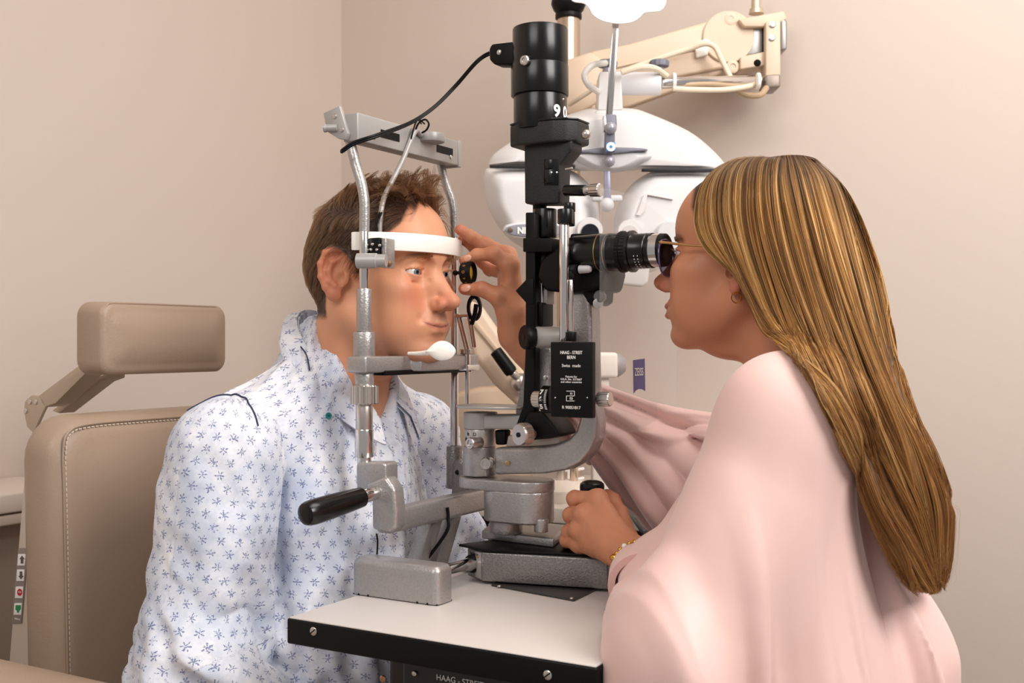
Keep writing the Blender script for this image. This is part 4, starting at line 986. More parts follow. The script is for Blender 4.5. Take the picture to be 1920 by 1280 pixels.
def head_field(P, K):
    """head in its own frame: x forward, y left, z up, origin between the eyes inside the skull; K = shape parameters"""
    P = P.copy(); y0 = P[:, 1]; ay = np.sqrt(y0*y0+1e-8).astype(F4); S_ = np.stack([P[:, 0], ay, P[:, 2]], 1)
    m = K['male']
    d = s_ell(S_, (-.008, 0, .036), (.096, .075, .082-K.get('top', 0)))
    d = smin(d, s_ell(S_, (-.045, 0, .004), (.060, .064, .058)), .03)
    d = smin(d, s_ell(S_, (.026, 0, .034), (.064, .060, .058)), .02)
    d = smin(d, s_ell(S_, (.026, 0, -.040), (.060, .057, .072)), .03)
    if m: d = smin(d, s_cone(S_, (.0795, .006, .017), (.070, .042, .019), .010, .009), .018)
    d = smin(d, s_cone(S_, (-.006, .053, -.055), (.066, .016, -.098), .020 if m else .016, .017), .028)
    d = smin(d, s_ell(S_, (.077, 0, -.100), (.0165, .019+.003*m, .0155)), .014)
    d = smin(d, s_ell(S_, (.054, .047, -.022), (.026, .021, .018)), .022)
    d = smin(d, s_ell(S_, (.050, .038, -.055), (.031, .024, .034)), .022)
    d = smin(d, s_ell(S_, (.080-.0035*m, 0, -.066), (.0190, .031, .021)), .015)
    # eye sockets
    d = smax(d, -s_ell(S_, (.094, .0315, -.001), (.019, .0185, .0105)), .012)
    d = smax(d, -s_ell(S_, (.089, .017, .003), (.009, .0065, .010)), .008)
    # nose
    nl = K.get('nose', 1.0); tx = .084+.0270*nl; tz = -.0385+K.get('tipz', 0)
    nd = s_cone(S_, (.0800, 0, .006), (tx-.006, 0, tz+.006), .0082, .0098)
    nd = smin(nd, s_ell(S_, (tx, 0, tz), (.0118, .0108, .0100)), .006)
    nd = smin(nd, s_ell(S_, (tx-.0125, .0125, tz-.0035), (.0115, .0068, .0082)), .006)
    nd = smin(nd, s_ell(S_, (tx-.010, 0, tz-.008), (.010, .004, .005)), .005)
    nd = smin(nd, s_ell(S_, (.084, .009, -.02), (.012, .008, .02)), .008)
    d = smin(d, nd, .007)
    d = smax(d, -s_ell(S_, (tx-.0050, .0062, tz-.0125), (.0065, .0036, .0052)), .0022)
    # lips; sm raises the corners
    sm_ = K.get('smile', .003); op = K.get('open', 0)
    zc = -.0705; cx = .0975+K.get('lipx', 0)
    lt = K.get('lipt', 1)
    up_ = s_path(S_, [(cx-.0012, 0, zc+.0042), (cx-.0015, .006, zc+.0052), (cx-.0072, .017, zc+.0032+sm_*.5), (cx-.0150, .0255, zc+.0010+sm_)], [.0045*lt, .0045*lt, .0036*lt, .0012], .004)
    lo_ = s_path(S_, [(cx-.0035, 0, zc-.0052-op), (cx-.0045, .009, zc-.0050-op), (cx-.0105, .018, zc-.0022-op*.5+sm_*.5), (cx-.0155, .0250, zc+.0002+sm_)], [.0056*lt, .0054*lt, .0038*lt, .0012], .004)
    d = smin(d, up_, .0035); d = smin(d, lo_, .0035)
    ml = [(cx+.004, 0, zc-.0003-op*.5), (cx+.001, .009, zc+.0002-op*.5), (cx-.0085, .018, zc+.0008+sm_*.6), (cx-.0145, .0270, zc+.0012+sm_), (cx-.0200, .0310, zc+.0012+sm_*1.25)]
    d = smax(d, -s_path(S_, ml, [.0008+op*.9, .0008+op*.8, .0008+op*.3, .0006, .0003], .002), .0020)
    d = smax(d, -s_ell(S_, (.1015, 0, -.0565), (.004, .0026, .008)), .004)
    d = smax(d, -s_ell(S_, (.0985, 0, -.0865), (.010, .014, .0042)), .010)
    # smile fold and soft under-eye line
    d = smax(d, -s_path(S_, [(.0985, .0195, -.040), (.0925, .0265, -.051), (.0875, .0305, -.060)], [.0004, .0005, .0001], .003), .012)
    d = smax(d, -s_path(S_, [(.088, .018, -.012), (.084, .027, -.0165), (.077, .038, -.0145)], [.0003, .0006, .0003], .003), .007)
    # lids over the eyeball
    e = s_sph(S_, (.0705, .0315, -.001), .0139)
    oz = S_[:, 2]-(-.0012+.10*(S_[:, 1]-.0315)); oy = (S_[:, 1]-.0320)
    op_ = np.sqrt((oy/.0142)**2+(oz/np.where(oz > 0, K.get('lidup', .0046), .0040))**2)-1
    op_ = np.maximum(op_*.0043, .070-S_[:, 0])
    e = smax(e, -op_, .0010)
    d = smin(d, e, .0045)
    d = np.where(S_[:, 0] > .068, smax(d, -op_, .0009), d)
    # ear (both sides)
    c0 = np.array((-.010+K.get('earx', 0), .0735, -.004+K.get('earz', 0)), F4); al = .42
    fx = np.array((math.cos(al), -math.sin(al)*1.0, 0), F4); fn = np.array((math.sin(al), math.cos(al), 0), F4); tl = .16
    q = S_-c0; ex_ = q @ fx; en = q @ fn; ez = P[:, 2]-c0[2]
    E = np.stack([ex_*math.cos(tl)+ez*math.sin(tl)*-1, en, ez*math.cos(tl)+ex_*math.sin(tl)], 1).astype(F4)
    E = E/K.get('ear', 1.0)
    sh = s_ell(E, (-.006, .003, .004), (.0185, .0062, .0275))
    sh = smax(sh, -s_ell(E, (-.0045, .0105, .006), (.0135, .0075, .021)), .002)
    rim = s_path(E, [(.008, .004, .008), (.011, .006, .020), (.004, .008, .029), (-.008, .0095, .0305), (-.0185, .0105, .023), (-.0225, .0105, .009), (-.020, .009, -.006), (-.013, .007, -.018), (-.006, .005, -.0255)], [.0028, .0030, .0032, .0033, .0033, .0033, .0033, .0036, .0042], .003)
    ant = s_path(E, [(-.001, .004, .020), (-.010, .006, .013), (-.0125, .0065, .002), (-.009, .006, -.010), (-.002, .0055, -.014)], .0030, .003)
    lob = s_ell(E, (-.0015, .0045, -.0245), (.0080, .0045, .0085)); tr_ = s_ell(E, (.0085, .005, -.005), (.0045, .0038, .0065))
    ear = smin(smin(smin(smin(sh, rim, .003), ant, .004), lob, .005), tr_, .004)*K.get('ear', 1.0)
    d = smin(d, ear, .005)
    d = smax(d, -s_ell(E, (.0035, .0055, -.005), (.0060, .0050, .0075))*K.get('ear', 1.0), .003)
    return d
def head_attrs(L, K):
    """colour masks from the place on the face"""
    x, y, z = L[:, 0], np.abs(L[:, 1]), L[:, 2]; sm_ = K.get('smile', .003); op = K.get('open', 0)
    zc = -.0705+sm_*(y/.026)**2; ss = lambda a, b, t: np.clip((t-a)/(b-a), 0, 1)**2*(3-2*np.clip((t-a)/(b-a), 0, 1))
    f = ss(.07, .078, x)
    wd = ss(.028, .0235, y); upz = (.0085-.0055*(y/.026))*K.get('lipt', 1)-.0012*np.exp(-(y/.003)**2); lwz = (.0105-.0065*(y/.026))*K.get('lipt', 1)+op
    lip = f*wd*ss(upz+.0008, upz-.0008, z-zc)*ss(-lwz-.0012, -lwz+.0012, z-zc)
    cheek = np.exp(-(((y-.042)/.02)**2+((z+.033)/.022)**2))*f*.8; nose = np.exp(-(((x-.112)/.012)**2+((z+.038)/.014)**2))*.7
    earm = ss(.074, .082, y)*ss(.02, -.0, np.abs(x+.012)-.02)*.7
    stub = K['male']*(np.exp(-(((y)/.022)**2+((z+.058)/.008)**2))*f*.55+ss(-.07, -.095, z)*ss(.0, .03, x)*.35)*(1-lip)
    bz = .0195+.02*(y-.02)-((y-.034)/.05)**2*.9*.02
    brow = f*0+ss(.055, .065, x)*ss(.012, .017, y)*ss(.054, .046, y)*ss(.0052, .0025, np.abs(z-bz))*(.45 if K['male'] else .7)
    dark = ss(.0128, .0118, np.sqrt((x-(.084+.027*K.get('nose', 1)-.005))**2+((y-.0062)*1.6)**2+(z+.051)**2)*1.9)*.6
    return dict(lip=('FLOAT', lip*K.get('lipc', .85)), flush=('FLOAT', np.clip(cheek+nose+earm, 0, 1)), stubble=('FLOAT', stub), brow=('FLOAT', brow), dark=('FLOAT', .75*f*ss(.029, .024, y)*np.exp(-((z-zc+op*.4)/(.0010+op*.35))**2)), scalp=('FLOAT', K['scalp'](L)))
# ------------------------------------------------------------------ the seated man
SKM = skin('warm_skin', 'd3936f', 'c56d54', 'da9d7b')
yaw = math.radians(1.5)
HF = (IU*math.cos(yaw)-IV*math.sin(yaw)); HL = Vec((0, 0, 1)).cross(HF)      # forward and left of the head
MHO = I(-.0665, .2625, .389)
MH = Matrix(((HF.x, HL.x, 0), (HF.y, HL.y, 0), (0, 0, 1)))
MHn = np.array(MH, F4); MOn = np.array(MHO, F4)
def scalp_m(L):
    x, y, z = L[:, 0], np.abs(L[:, 1]), L[:, 2]
    # hairline: high over the forehead, down in front of the ear, low at the nape
    hx = .074-.0*y-np.clip((.062-z)/.05, 0, 1)*.048-np.clip((.012-z)/.04, 0, 1)*.016
    hx = np.where(z > .050, np.maximum(hx, .074-(np.clip(y-.02, 0, .06)*.45)-np.clip((.068-z)/.018, 0, 1)*.02), hx)+.003*np.sin(y*400+z*300)
    low = -.062
    a = np.clip((hx-x)/.008, 0, 1)*np.clip((z-low)/.01, 0, 1)
    behind = np.where((z < -.003) & (x > -.040+.3*np.minimum(z+.003, 0)*-1*.2), 0, 1)
    side = np.where((z < -.003), np.clip((-.036-x)/.006, 0, 1)*1.0, 1)
    burn = ((x > .008) & (x < .022) & (z > -.016) & (z < .004) & (y > .055))*np.clip((z+.016)/.012, 0, 1)*.45
    ear = np.clip((y-.066)/.003, 0, 1)*np.clip((1-((x+.014)/.028)**2-((z+.004)/.036)**2)*4, 0, 1)
    return np.clip(np.maximum(a*side, burn)*(1-ear), 0, 1)
KM = dict(male=1, lipt=.66, lipc=.45, nose=1.02, smile=.0055, lipx=-.0025, ear=1.06, scalp=scalp_m, lidup=.0029)
def toL(P, O, M): return (P-O) @ M
man = thing('person', 'man in white and blue sprig print shirt with face in the chin rest', 'person', I(-.2, .26, -.32))
def man_body(P):
    L = toL(P, MOn, MHn); d = head_field(L, KM)
    nk = s_cone(L, (-.032, 0, -.045), (-.072, 0, -.165), .054, .060, ((0, 1, 0), 1.0))
    ay = np.stack([L[:, 0], np.sqrt(L[:, 1]**2+1e-8), L[:, 2]], 1)
    nk = smin(nk, s_cone(ay, (-.030, .050, -.045), (-.030, .018, -.175), .013, .012), .025)
    nk = smin(nk, s_ell(L, (.000, 0, -.115), (.018, .014, .018)), .02)
    return smin(d, nk, .022)
V, Q = mesh_sdf(man_body, MOn-.0+A3(-.17, -.17, -.245), MOn+A3(.17, .17, .15), .0013)
# chest and shoulders under the shirt, coarser, same figure
def man_core(P):
    q = P; J = lambda u, v, w: np.array(I(u, v, w), F4)
    d = s_cone(q, J(-.125, .2625, .24), J(-.17, .2625, .14), .058, .07)
    d = smin(d, s_ell(q, J(-.165, .2625, .04), (.085, .105, .19), np.array(MUV, F4)), .06)
    d = smin(d, s_cone(q, J(-.165, .11, .165), J(-.165, .415, .165), .045, .045), .05)
    for s, a, b, c in ((0, J(-.155, .075, .155), J(-.158, .048, -.10), J(-.03, .10, -.19)), (1, J(-.15, .45, .155), J(-.13, .50, -.08), J(-.0, .42, -.19))):
        d = smin(d, s_cone(q, a, b, .042, .032), .03); d = smin(d, s_cone(q, b, c, .030, .024), .02)
        h = c+(c-b)/np.linalg.norm(c-b)*.05; d = smin(d, s_ell(q, h, (.05, .04, .025), np.array(MUV, F4)), .02)
    d = smin(d, s_ell(q, J(-.15, .2625, -.20), (.10, .12, .13), np.array(MUV, F4)), .06)
    return d
V2_, Q2_ = mesh_sdf(man_core, np.array(I(-.17, .2625, 0))-A3(.36, .36, .30), np.array(I(-.17, .2625, 0))+A3(.36, .36, .235), .006)
at = head_attrs(toL(V.astype(F4), MOn, MHn), KM)
nz_ = np.zeros(len(V2_), F4)
at = {k: (t_, np.concatenate([a, nz_])) for k, (t_, a) in at.items()}
mb = np_mesh('body', np.concatenate([V, V2_]), np.concatenate([Q, Q2_+len(V)]), SKM, man, at)
def mh(x, y, z): return MHO+HF*x+HL*y+IW*z
def eyes(fn, look, parent, iris_col, r=.0121):
    W_ = mat('eye_white', 'e6dcd6', .15, 0, None, .5, coat=.6); Ic = mat('iris_'+iris_col, iris_col, .2, coat=.6); Pu = mat('pupil', '080707', .1, coat=.5)
    for s in (-1, 1):
        c = fn(.0705, s*.0315, -.001); e = obj('eye', ball(c, r, su=32, sv=24), W_, parent)
        ax = look.normalized()
        obj('iris', lathe(c, ax, [(math.sqrt(r*r-q*q)+.00025, q) for q in (.0058, .0050, .0040, .0026, .0012, .0003)], 28), Ic, e)
        obj('pupil', lathe(c, ax, [(math.sqrt(r*r-q*q)+.0005, q) for q in (.0026, .0020, .0010, .0003)], 20), Pu, e)
eyes(mh, HF*.97-HL*.10-IW*.04, man, '66767f')
# ---- hair
def hairmat(name, stops, rough=.32, spread=.5):
    t = NT(name); hi_ = t.n('ShaderNodeHairInfo'); f = t.math('ADD', t.math('MULTIPLY', hi_.outputs['Random'], spread), t.math('MULTIPLY', hi_.outputs['Intercept'], 1-spread))
    c = t.ramp(f, stops); h = t.n('ShaderNodeBsdfHairPrincipled'); h.parametrization = 'COLOR'
    t.l(c, h.inputs['Color']); h.inputs['Roughness'].default_value = rough; h.inputs['Radial Roughness'].default_value = .45
    t.l(h.outputs[0], t.out.inputs[0]); return t.m
HMM = hairmat('short_brown_hair', [(0, '21130a'), (.45, '382212'), (.8, '50331c'), (1, '6b4727')])
Lh = toL(V.astype(F4), MOn, MHn); sc = scalp_m(Lh)
# normals by field gradient
def grad(f, P, e=.0015):
    G = np.stack([f(P+A3(*(e*np.eye(3)[i])))-f(P-A3(*(e*np.eye(3)[i]))) for i in range(3)], 1); return G/np.maximum(np.linalg.norm(G, axis=1, keepdims=True), 1e-9)
pick = np.flatnonzero(sc > .35); pick = RNG.choice(pick, 11000)
Lp = Lh[pick]+RNG.normal(0, .0006, (11000, 3)).astype(F4)
gl = grad(lambda q: head_field(q, KM), Lp)
def man_dir(Lp, gl):
    x, y, z = Lp.T; top = np.clip((z-.062)/.03, 0, 1)*np.clip((x+.075)/.05, 0, 1)
    swirl = vnoise(Lp*60)[:, None]*.5; sw2 = vnoise(Lp*60+9.3)[:, None]*.5
    back = np.stack([-.55+0*x, .0*x, -.75+0*x], 1)
    fwd = np.stack([.55+0*x, -.30+0*x, .75+.4*np.clip((.06-x)/.1, 0, 1)], 1)
    d = back*(1-top[:, None])+fwd*top[:, None]
    d = d-gl*(np.sum(d*gl, 1, keepdims=True))*(1-.0*top[:, None])
    lift = .30+.75*top[:, None]*np.clip((x[:, None]+.02)/.05, .35, 1)
    d = d/np.maximum(np.linalg.norm(d, axis=1, keepdims=True), 1e-6)+gl*lift
    side = np.cross(gl, d)
    return (d+side*swirl*(.35+.8*top[:, None])+gl*sw2*.25*top[:, None]), top
d0, top = man_dir(Lp, gl); d0 = d0/np.linalg.norm(d0, axis=1, keepdims=True)
ln_ = (.012+.006*RNG.random(len(Lp)))*(1-top)+(.047+.016*RNG.random(len(Lp)))*top*(.65+.5*np.clip((Lp[:, 0]+.02)/.08, 0, 1))+.004*np.clip((.06-np.abs(Lp[:, 2]))/.06, 0, 1)
m = 7; pts = [Lp]; cur = Lp.copy(); d = d0.copy()
for i in range(m-1):
    cur = cur+d*(ln_/(m-1))[:, None]; bend = np.stack([.05+0*ln_, -.06*np.ones_like(ln_), -.16*np.ones_like(ln_)], 1)*(top[:, None])-gl*.10*(1-top[:, None])
    d = d+bend+np.stack([vnoise(cur*45+3), vnoise(cur*45+7), vnoise(cur*45+11)], 1)*.30*top[:, None]; d = d/np.linalg.norm(d, axis=1, keepdims=True); pts.append(cur)
pts = np.stack(pts, 1)
cen_ = RNG.choice(len(pts), 420, replace=False); nearest = np.argmin(((Lp[:, None]-Lp[cen_][None])**2).sum(2), 1)
wt_ = (np.linspace(0, 1, m)**1.5)[None, :, None]*(.25+.5*top[:, None, None]); pts = pts+(pts[cen_][nearest]-pts)*wt_
wp = pts @ MHn.T+MOn
hm = strands('hair', wp, .00022, .00007, HMM, man)
# eyebrows and lashes
def brows(parent, MO, M, n, mt, ln, K):
    P = []
    for s in (-1, 1):
        t = RNG.random(n); y = .014+.036*t; z = .0188+.02*(y-.02)-((y-.034)/.05)**2*.018+RNG.normal(0, .0016*(1-.5*t), n); x = np.full(n, .086)
        q = np.stack([x, y*s, z], 1).astype(F4)
        for _ in range(6): q[:, 0] -= head_field(q, K)*.8
        g = grad(lambda q_: head_field(q_, K), q); d = np.stack([-.15-.5*t, s*(.8+0*t), .45-.75*t], 1); d = d+g*.25; d /= np.linalg.norm(d, axis=1, keepdims=True)
        P.append(np.stack([q+d*ln*k+np.array((0, 0, -.3))*ln*k*k for k in (0, .33, .66, 1)], 1))
        t = RNG.random(60); a = (t-.5)*2; y = .032+.0135*a; q = np.stack([.0705+.0139*np.sqrt(np.maximum(.05, 1-a*a*.75))*.97, s*y, -.0012+.10*(y-.0315)+.0042*np.sqrt(np.maximum(0, 1-a*a))], 1)
        d = np.stack([.9+0*t, s*a*.6, .15+0*t], 1); d /= np.linalg.norm(d, axis=1, keepdims=True)
        P.append(np.stack([q+d*.0045*k+np.array((0, 0, .35))*.0045*k*k for k in (0, .33, .66, 1)], 1))
    return strands('eyebrow_hair', np.concatenate(P) @ np.array(M).T+np.array(MO), .00021, .00007, mt, parent)
brows(man, MOn, MHn, 420, hairmat('brow_brown', [(0, '4a2f1c'), (1, '7a5436')]), .007, KM)
# ------------------------------------------------------------------ printed shirt
def shirtmat():
    t = NT('sprig_print_cotton'); uv = t.n('ShaderNodeAttribute', attribute_name='suv').outputs['Vector']
    nz = t.noise(14, 4, .6, uv); nz2 = t.noise(5, 2, .5, uv)
    base = t.mix(t.ramp(nz, [(.40, (0, 0, 0)), (.68, (1, 1, 1))]), 'ecebef', 'c6cddd'); base = t.mix(t.math('MULTIPLY', t.ramp(t.noise(95, 3, .6, uv), [(.45, (0, 0, 0)), (.7, (1, 1, 1))]), .5), base, 'bcc4d6')
    base = t.mix(t.math('MULTIPLY', t.ramp(nz2, [(.42, (0, 0, 0)), (.7, (1, 1, 1))]), .4), base, 'b3c3e2')
    sep = t.n('ShaderNodeSeparateXYZ'); t.l(uv, sep.inputs[0]); cell = 1/.0165
    def sprig(ox, oy, seed, r0):
        wob = t.noise(60, 2, .5, uv)
        y = t.math('ADD', t.math('MULTIPLY', sep.outputs[1], cell*1.12), oy); row = t.math('FLOOR', y)
        x = t.math('ADD', t.math('ADD', t.math('MULTIPLY', sep.outputs[0], cell*.82), ox), t.math('MULTIPLY', t.math('MODULO', row, 2.0), .5))
        colx = t.math('FLOOR', x); fx = t.math('SUBTRACT', t.math('SUBTRACT', x, colx), .5); fy = t.math('SUBTRACT', t.math('SUBTRACT', y, row), .5)
        fx = t.math('ADD', fx, t.math('MULTIPLY', t.math('SUBTRACT', t.noise(150, 2, .5, uv), .5), .42)); fx = t.math('DIVIDE', fx, .82); fy = t.math('DIVIDE', fy, 1.12)
        r = t.math('SQRT', t.math('ADD', t.math('MULTIPLY', fx, fx), t.math('MULTIPLY', fy, fy)))
        a = t.math('ARCTAN2', fy, fx)
        hsh = t.math('FRACT', t.math('MULTIPLY', t.math('SINE', t.math('ADD', t.math('MULTIPLY', colx, 12.99), t.math('MULTIPLY', row, 78.2))), 437.5))
        pet = t.math('COSINE', t.math('ADD', t.math('MULTIPLY', a, 6.0), t.math('MULTIPLY', hsh, 4.0)))
        rad = t.math('ADD', r0, t.math('MULTIPLY', pet, r0*.80)); rad = t.math('ADD', rad, t.math('MULTIPLY', t.math('SUBTRACT', wob, .5), .22))
        m = t.math('LESS_THAN', r, rad); fine = t.math('GREATER_THAN', t.noise(480, 2, .5, uv), .46)
        return t.math('MULTIPLY', m, fine)
    m1_ = sprig(0, 0, 1, .200)
    c = t.mix(t.math('MULTIPLY', m1_, .76), base, '46568a')
    t.l(c, t.b.inputs['Base Color']); t.b.inputs['Roughness'].default_value = .85; t.b.inputs['Specular IOR Level'].default_value = .15
    t.b.inputs['Sheen Weight'].default_value = .08
    w_ = t.n('ShaderNodeTexWave'); w_.inputs['Scale'].default_value = 500; t.l(uv, w_.inputs['Vector'])
    t.bump(t.math('ADD', t.noise(900, 2, .5, uv), t.math('MULTIPLY', t.noise(110, 3), 1.6)), .22, .0012); return t.m
SHIRT = shirtmat()
def Jn(u, v, w): return np.array(I(u, v, w), F4)
MUVn = np.array(MUV, F4); IAn = np.array(IA, F4)
def toI(P): return (P-IAn) @ MUVn
def shirt_body(P):
    q = toI(P); u, v, w = q.T; A = lambda *a: np.array(a, F4)
    d = s_ell(q, (-.172, .2625, .06), (.138, .163, .22))
    d = smin(d, s_ell(q, (-.150, .2625, -.12), (.150, .178, .22)), .05)
    d = smin(d, s_cone(q, (-.165, .095, .178), (-.160, .43, .170), .056, .056), .04)
    d = smin(d, s_cone(q, (-.135, .2625, .255), (-.165, .13, .195), .052, .046), .04)
    d = smin(d, s_cone(q, (-.135, .2625, .255), (-.160, .40, .190), .052, .046), .04)
    d = smin(d, s_cone(q, (-.155, .2625, .285), (-.150, .2625, .20), .050, .07), .03)
    th = np.arctan2(v-.2625, u+.17)
    # soft drag lines from the shoulder to the belly and compression folds at the waist
    n1 = vnoise(np.stack([th*5+w*5+3, w*3.2+1, 0*w], 1)); n2 = vnoise(np.stack([th*2.2, w*17+th*2.5, 0*w+4], 1)); n3 = vnoise(np.stack([th*9-w*22, w*11+th*6, 0*w+8], 1))
    low = np.clip((.03-w)/.14, 0, 1)
    d = d+n1*.009+n2*.012*low+n3*.005-(np.abs(np.sin(w*38+th*3.2+2.2*n1+.8*n3))-.6)*.013*low*np.clip((1.9-np.abs(th))/.6, 0, 1)*(.3+low)
    pl_ = np.clip((.0165-np.abs(v-.2625+.004*np.sin(w*14)))/.0015, 0, 1)*(u > -.12); d = d-pl_*.0020
    # open neck
    d = smax(d, -s_cone(q, (-.105, .2625, .34), (-.050, .2625, .175), .052, .012), .01)
    return d
arm_n = [(-.158, .072, .160), (-.165, .034, -.085), (-.035, .085, -.205)]
arm_f = [(-.150, .452, .150), (-.120, .500, -.08), (.010, .430, -.19)]
def sleeve(P, a, r=(.072, .070, .052)):
    q = toI(P); a, b, c = (np.array(x, F4) for x in a)
    d = s_cone(q, a, b, r[0], r[1]); d2 = s_cone(q, b, c, r[1]*.97, r[2]); e = smin(d, d2, .03)
    ab = b-a; t = np.clip(((q-a) @ ab)/(ab @ ab), -.2, 1.3); L = t*np.linalg.norm(ab)
    x = ab/np.linalg.norm(ab); ref = np.cross(x, np.array((0, 1, 0), F4)); ref /= np.linalg.norm(ref); bi = np.cross(x, ref); rel = q-a; th = np.arctan2(rel @ bi, rel @ ref)
    n1 = vnoise(np.stack([np.cos(th)*1.1+5, np.sin(th)*1.1+L*6, L*24+np.sin(th)*1.2], 1)); n2 = vnoise(np.stack([np.cos(th)*1.4+2, np.sin(th)*1.4+9, L*6.5], 1)); n3 = vnoise(np.stack([q[:, 0]*26, q[:, 1]*26, q[:, 2]*34+q[:, 0]*20], 1))
    k = np.clip((t-.45)/.5, 0, 1)
    return e+n2*.010*np.clip(t+.1, 0, 1)+n1*(.003+.008*k)-(np.abs(np.sin(L*30+th*1.3+1.8*n2+n3))-.6)*(.002+.013*k)+n3*.003-.006*k
def uv_body(V):
    q = toI(V.astype(F4)); th = np.arctan2(q[:, 1]-.2625, q[:, 0]+.17)
    top = np.clip((q[:, 2]-.17)/.08, 0, 1)
    return np.stack([th*.165+.02*np.sin(q[:, 2]*9), q[:, 2]-top*(q[:, 0]+.1)*.5, 0*th], 1)
def uv_arm(V, A_):
    q = toI(V.astype(F4)); out = np.zeros((len(V), 3)); best = np.full(len(V), 9.); L0 = 0
    for i in range(2):
        a, b = np.array(A_[i], F4), np.array(A_[i+1], F4); ab = b-a; ln = np.linalg.norm(ab); x = ab/ln
        t = ((q-a) @ x); tc = np.clip(t, 0, ln); r = np.linalg.norm(q-a-tc[:, None]*x, axis=1)
        ref = np.cross(x, np.array((0, 1, 0), F4)); ref /= np.linalg.norm(ref); bi = np.cross(x, ref); rel = q-a
        th = np.arctan2(rel @ ref, -(rel @ bi))
        m = r < best; out[m, 0] = th[m]*.070; out[m, 1] = -(L0+t[m]); best[m] = r[m]; L0 += ln
    return out
def cloth(name, f, lo, hi, h, uvf, m, parent, **kw):
    V, Q = mesh_sdf(f, lo, hi, h); at_ = {'suv': ('FLOAT_VECTOR', uvf(V))} if uvf else None
    o = np_mesh(name, V, Q, m, parent, at_); return o, V
c0 = np.array(I(-.16, .2625, 0), F4)
cloth('shirt', shirt_body, c0+A3(-.34, -.34, -.36), c0+A3(.34, .34, .335), .0035, uv_body, SHIRT, man)
cn = np.array(I(-.14, .06, 0), F4); cf = np.array(I(-.08, .46, 0), F4)
cloth('sleeve', lambda P: sleeve(P, arm_n), cn+A3(-.22, -.20, -.32), cn+A3(.22, .20, .25), .003, lambda V: uv_arm(V, arm_n), SHIRT, man)
cloth('sleeve', lambda P: sleeve(P, arm_f), cf+A3(-.20, -.20, -.26), cf+A3(.20, .20, .24), .004, lambda V: uv_arm(V, arm_f), SHIRT, man)
# collar: stand and fold-over leaf, open in front
def collar():
    rows = []; n = 60
    for i in range(n+1):
        th = math.radians(-158+316*i/n); c, s = math.cos(th), math.sin(th); f = max(0, (abs(th)-1.9)/.86)
        U0 = -.128; w_in = .272-.93*(-.070*c)-.0; up_ = Vec((U0-.062*c, .2625-.066*s, .283-.92*(-.066*c)))
        inn = Vec((U0-.057*c, .2625-.061*s, .253-.90*(-.064*c)))
        k = .006+.016*min(1, abs(th)/1.5)+.006*f
        out = Vec((U0-(.070+k)*c+.006*f, .2625-(.077+k*.9)*s, .252-.86*(-.090*c)-.012*f))
        mid = up_*.45+out*.55+Vec((-c*.006, -s*.006, .006))
        out2 = out+Vec((c*.003, s*.003, -.0015)); mid2 = mid+Vec((c*.0035, s*.0035, -.003)); up2 = up_+Vec((c*.0025, s*.0025, -.003))
        rows.append([I(*p) for p in (inn, up_, mid, out, out2, mid2, up2)])
    return loft(rows, cap=False)
bm = collar(); co_ = obj('collar', bm, SHIRT, man, smooth=60)
me = co_.data; a = me.attributes.new('suv', 'FLOAT_VECTOR', 'POINT')
cv = np.array([loc(v.co) for v in me.vertices], F4); th = np.arctan2(cv[:, 1]-.2625, cv[:, 0]+.128)
a.data.foreach_set('vector', np.stack([th*.085, cv[:, 2]*1.0+.5*cv[:, 0], 0*th], 1).astype(F4).ravel())
# seams, placket edge and buttons
NAVY = mat('navy_thread', '2b3350', .8)
def onto(f, P, it=8):
    P = np.array([tuple(p) for p in P], F4)
    for _ in range(it): P = P-grad(f, P, .002)*f(P)[:, None]*.8
    return P
def stitched(nm, f, pix_, r=.0011, m=NAVY):
    P = onto(f, catmull([HV(x, y, v) for x, y, v in pix_], 8)); P = P+grad(f, P, .002)*.0009
    obj(nm, tube([Vec(p) for p in P], r, 6, 6), m, man)
slv = lambda P: sleeve(P, arm_n)
stitched('shoulder_seam', lambda P: np.minimum(slv(P), shirt_body(P)), [(352, 772, .05), (372, 748, .06), (398, 735, .07), (428, 733, .08), (455, 742, .08), (478, 760, .07), (498, 785, .06)])
yp = onto(shirt_body, [HV(553, 642, .19), HV(568, 659, .175), HV(584, 680, .165)])
obj('yoke_seam', tube([Vec(p) for p in yp+grad(shirt_body, yp, .002)*.0025], .0010, 6, 6), NAVY, man)
def button(x, y, v, f, r=.0055, m=None):
    p = onto(f, [HV(x, y, v)])[0]; n_ = Vec(grad(f, p[None], .002)[0]); p = Vec(p)
    b = obj('button', lathe(p-n_*.0006, n_, [(0, r*.9), (.0015, r), (.0026, r*.95), (.0026, r*.7), (.0018, r*.6), (.0018, .0003)], 24), m or mat('pearl_button', 'dfe3ea', .25, coat=.4), man)
    x_, y_, z_ = basis(n_)
    for s in (-1, 1):
        obj('thread', ball(p+n_*.0022+x_*s*r*.2, .0007, su=8, sv=6), NAVY, b)
button(745, 830, .25, shirt_body); button(752, 905, .25, shirt_body); button(757, 985, .25, shirt_body)
button(660, 768, .17, shirt_body, .0042, mat('teal_button', '2f8c92', .3)); button(713, 750, .20, shirt_body, .006)
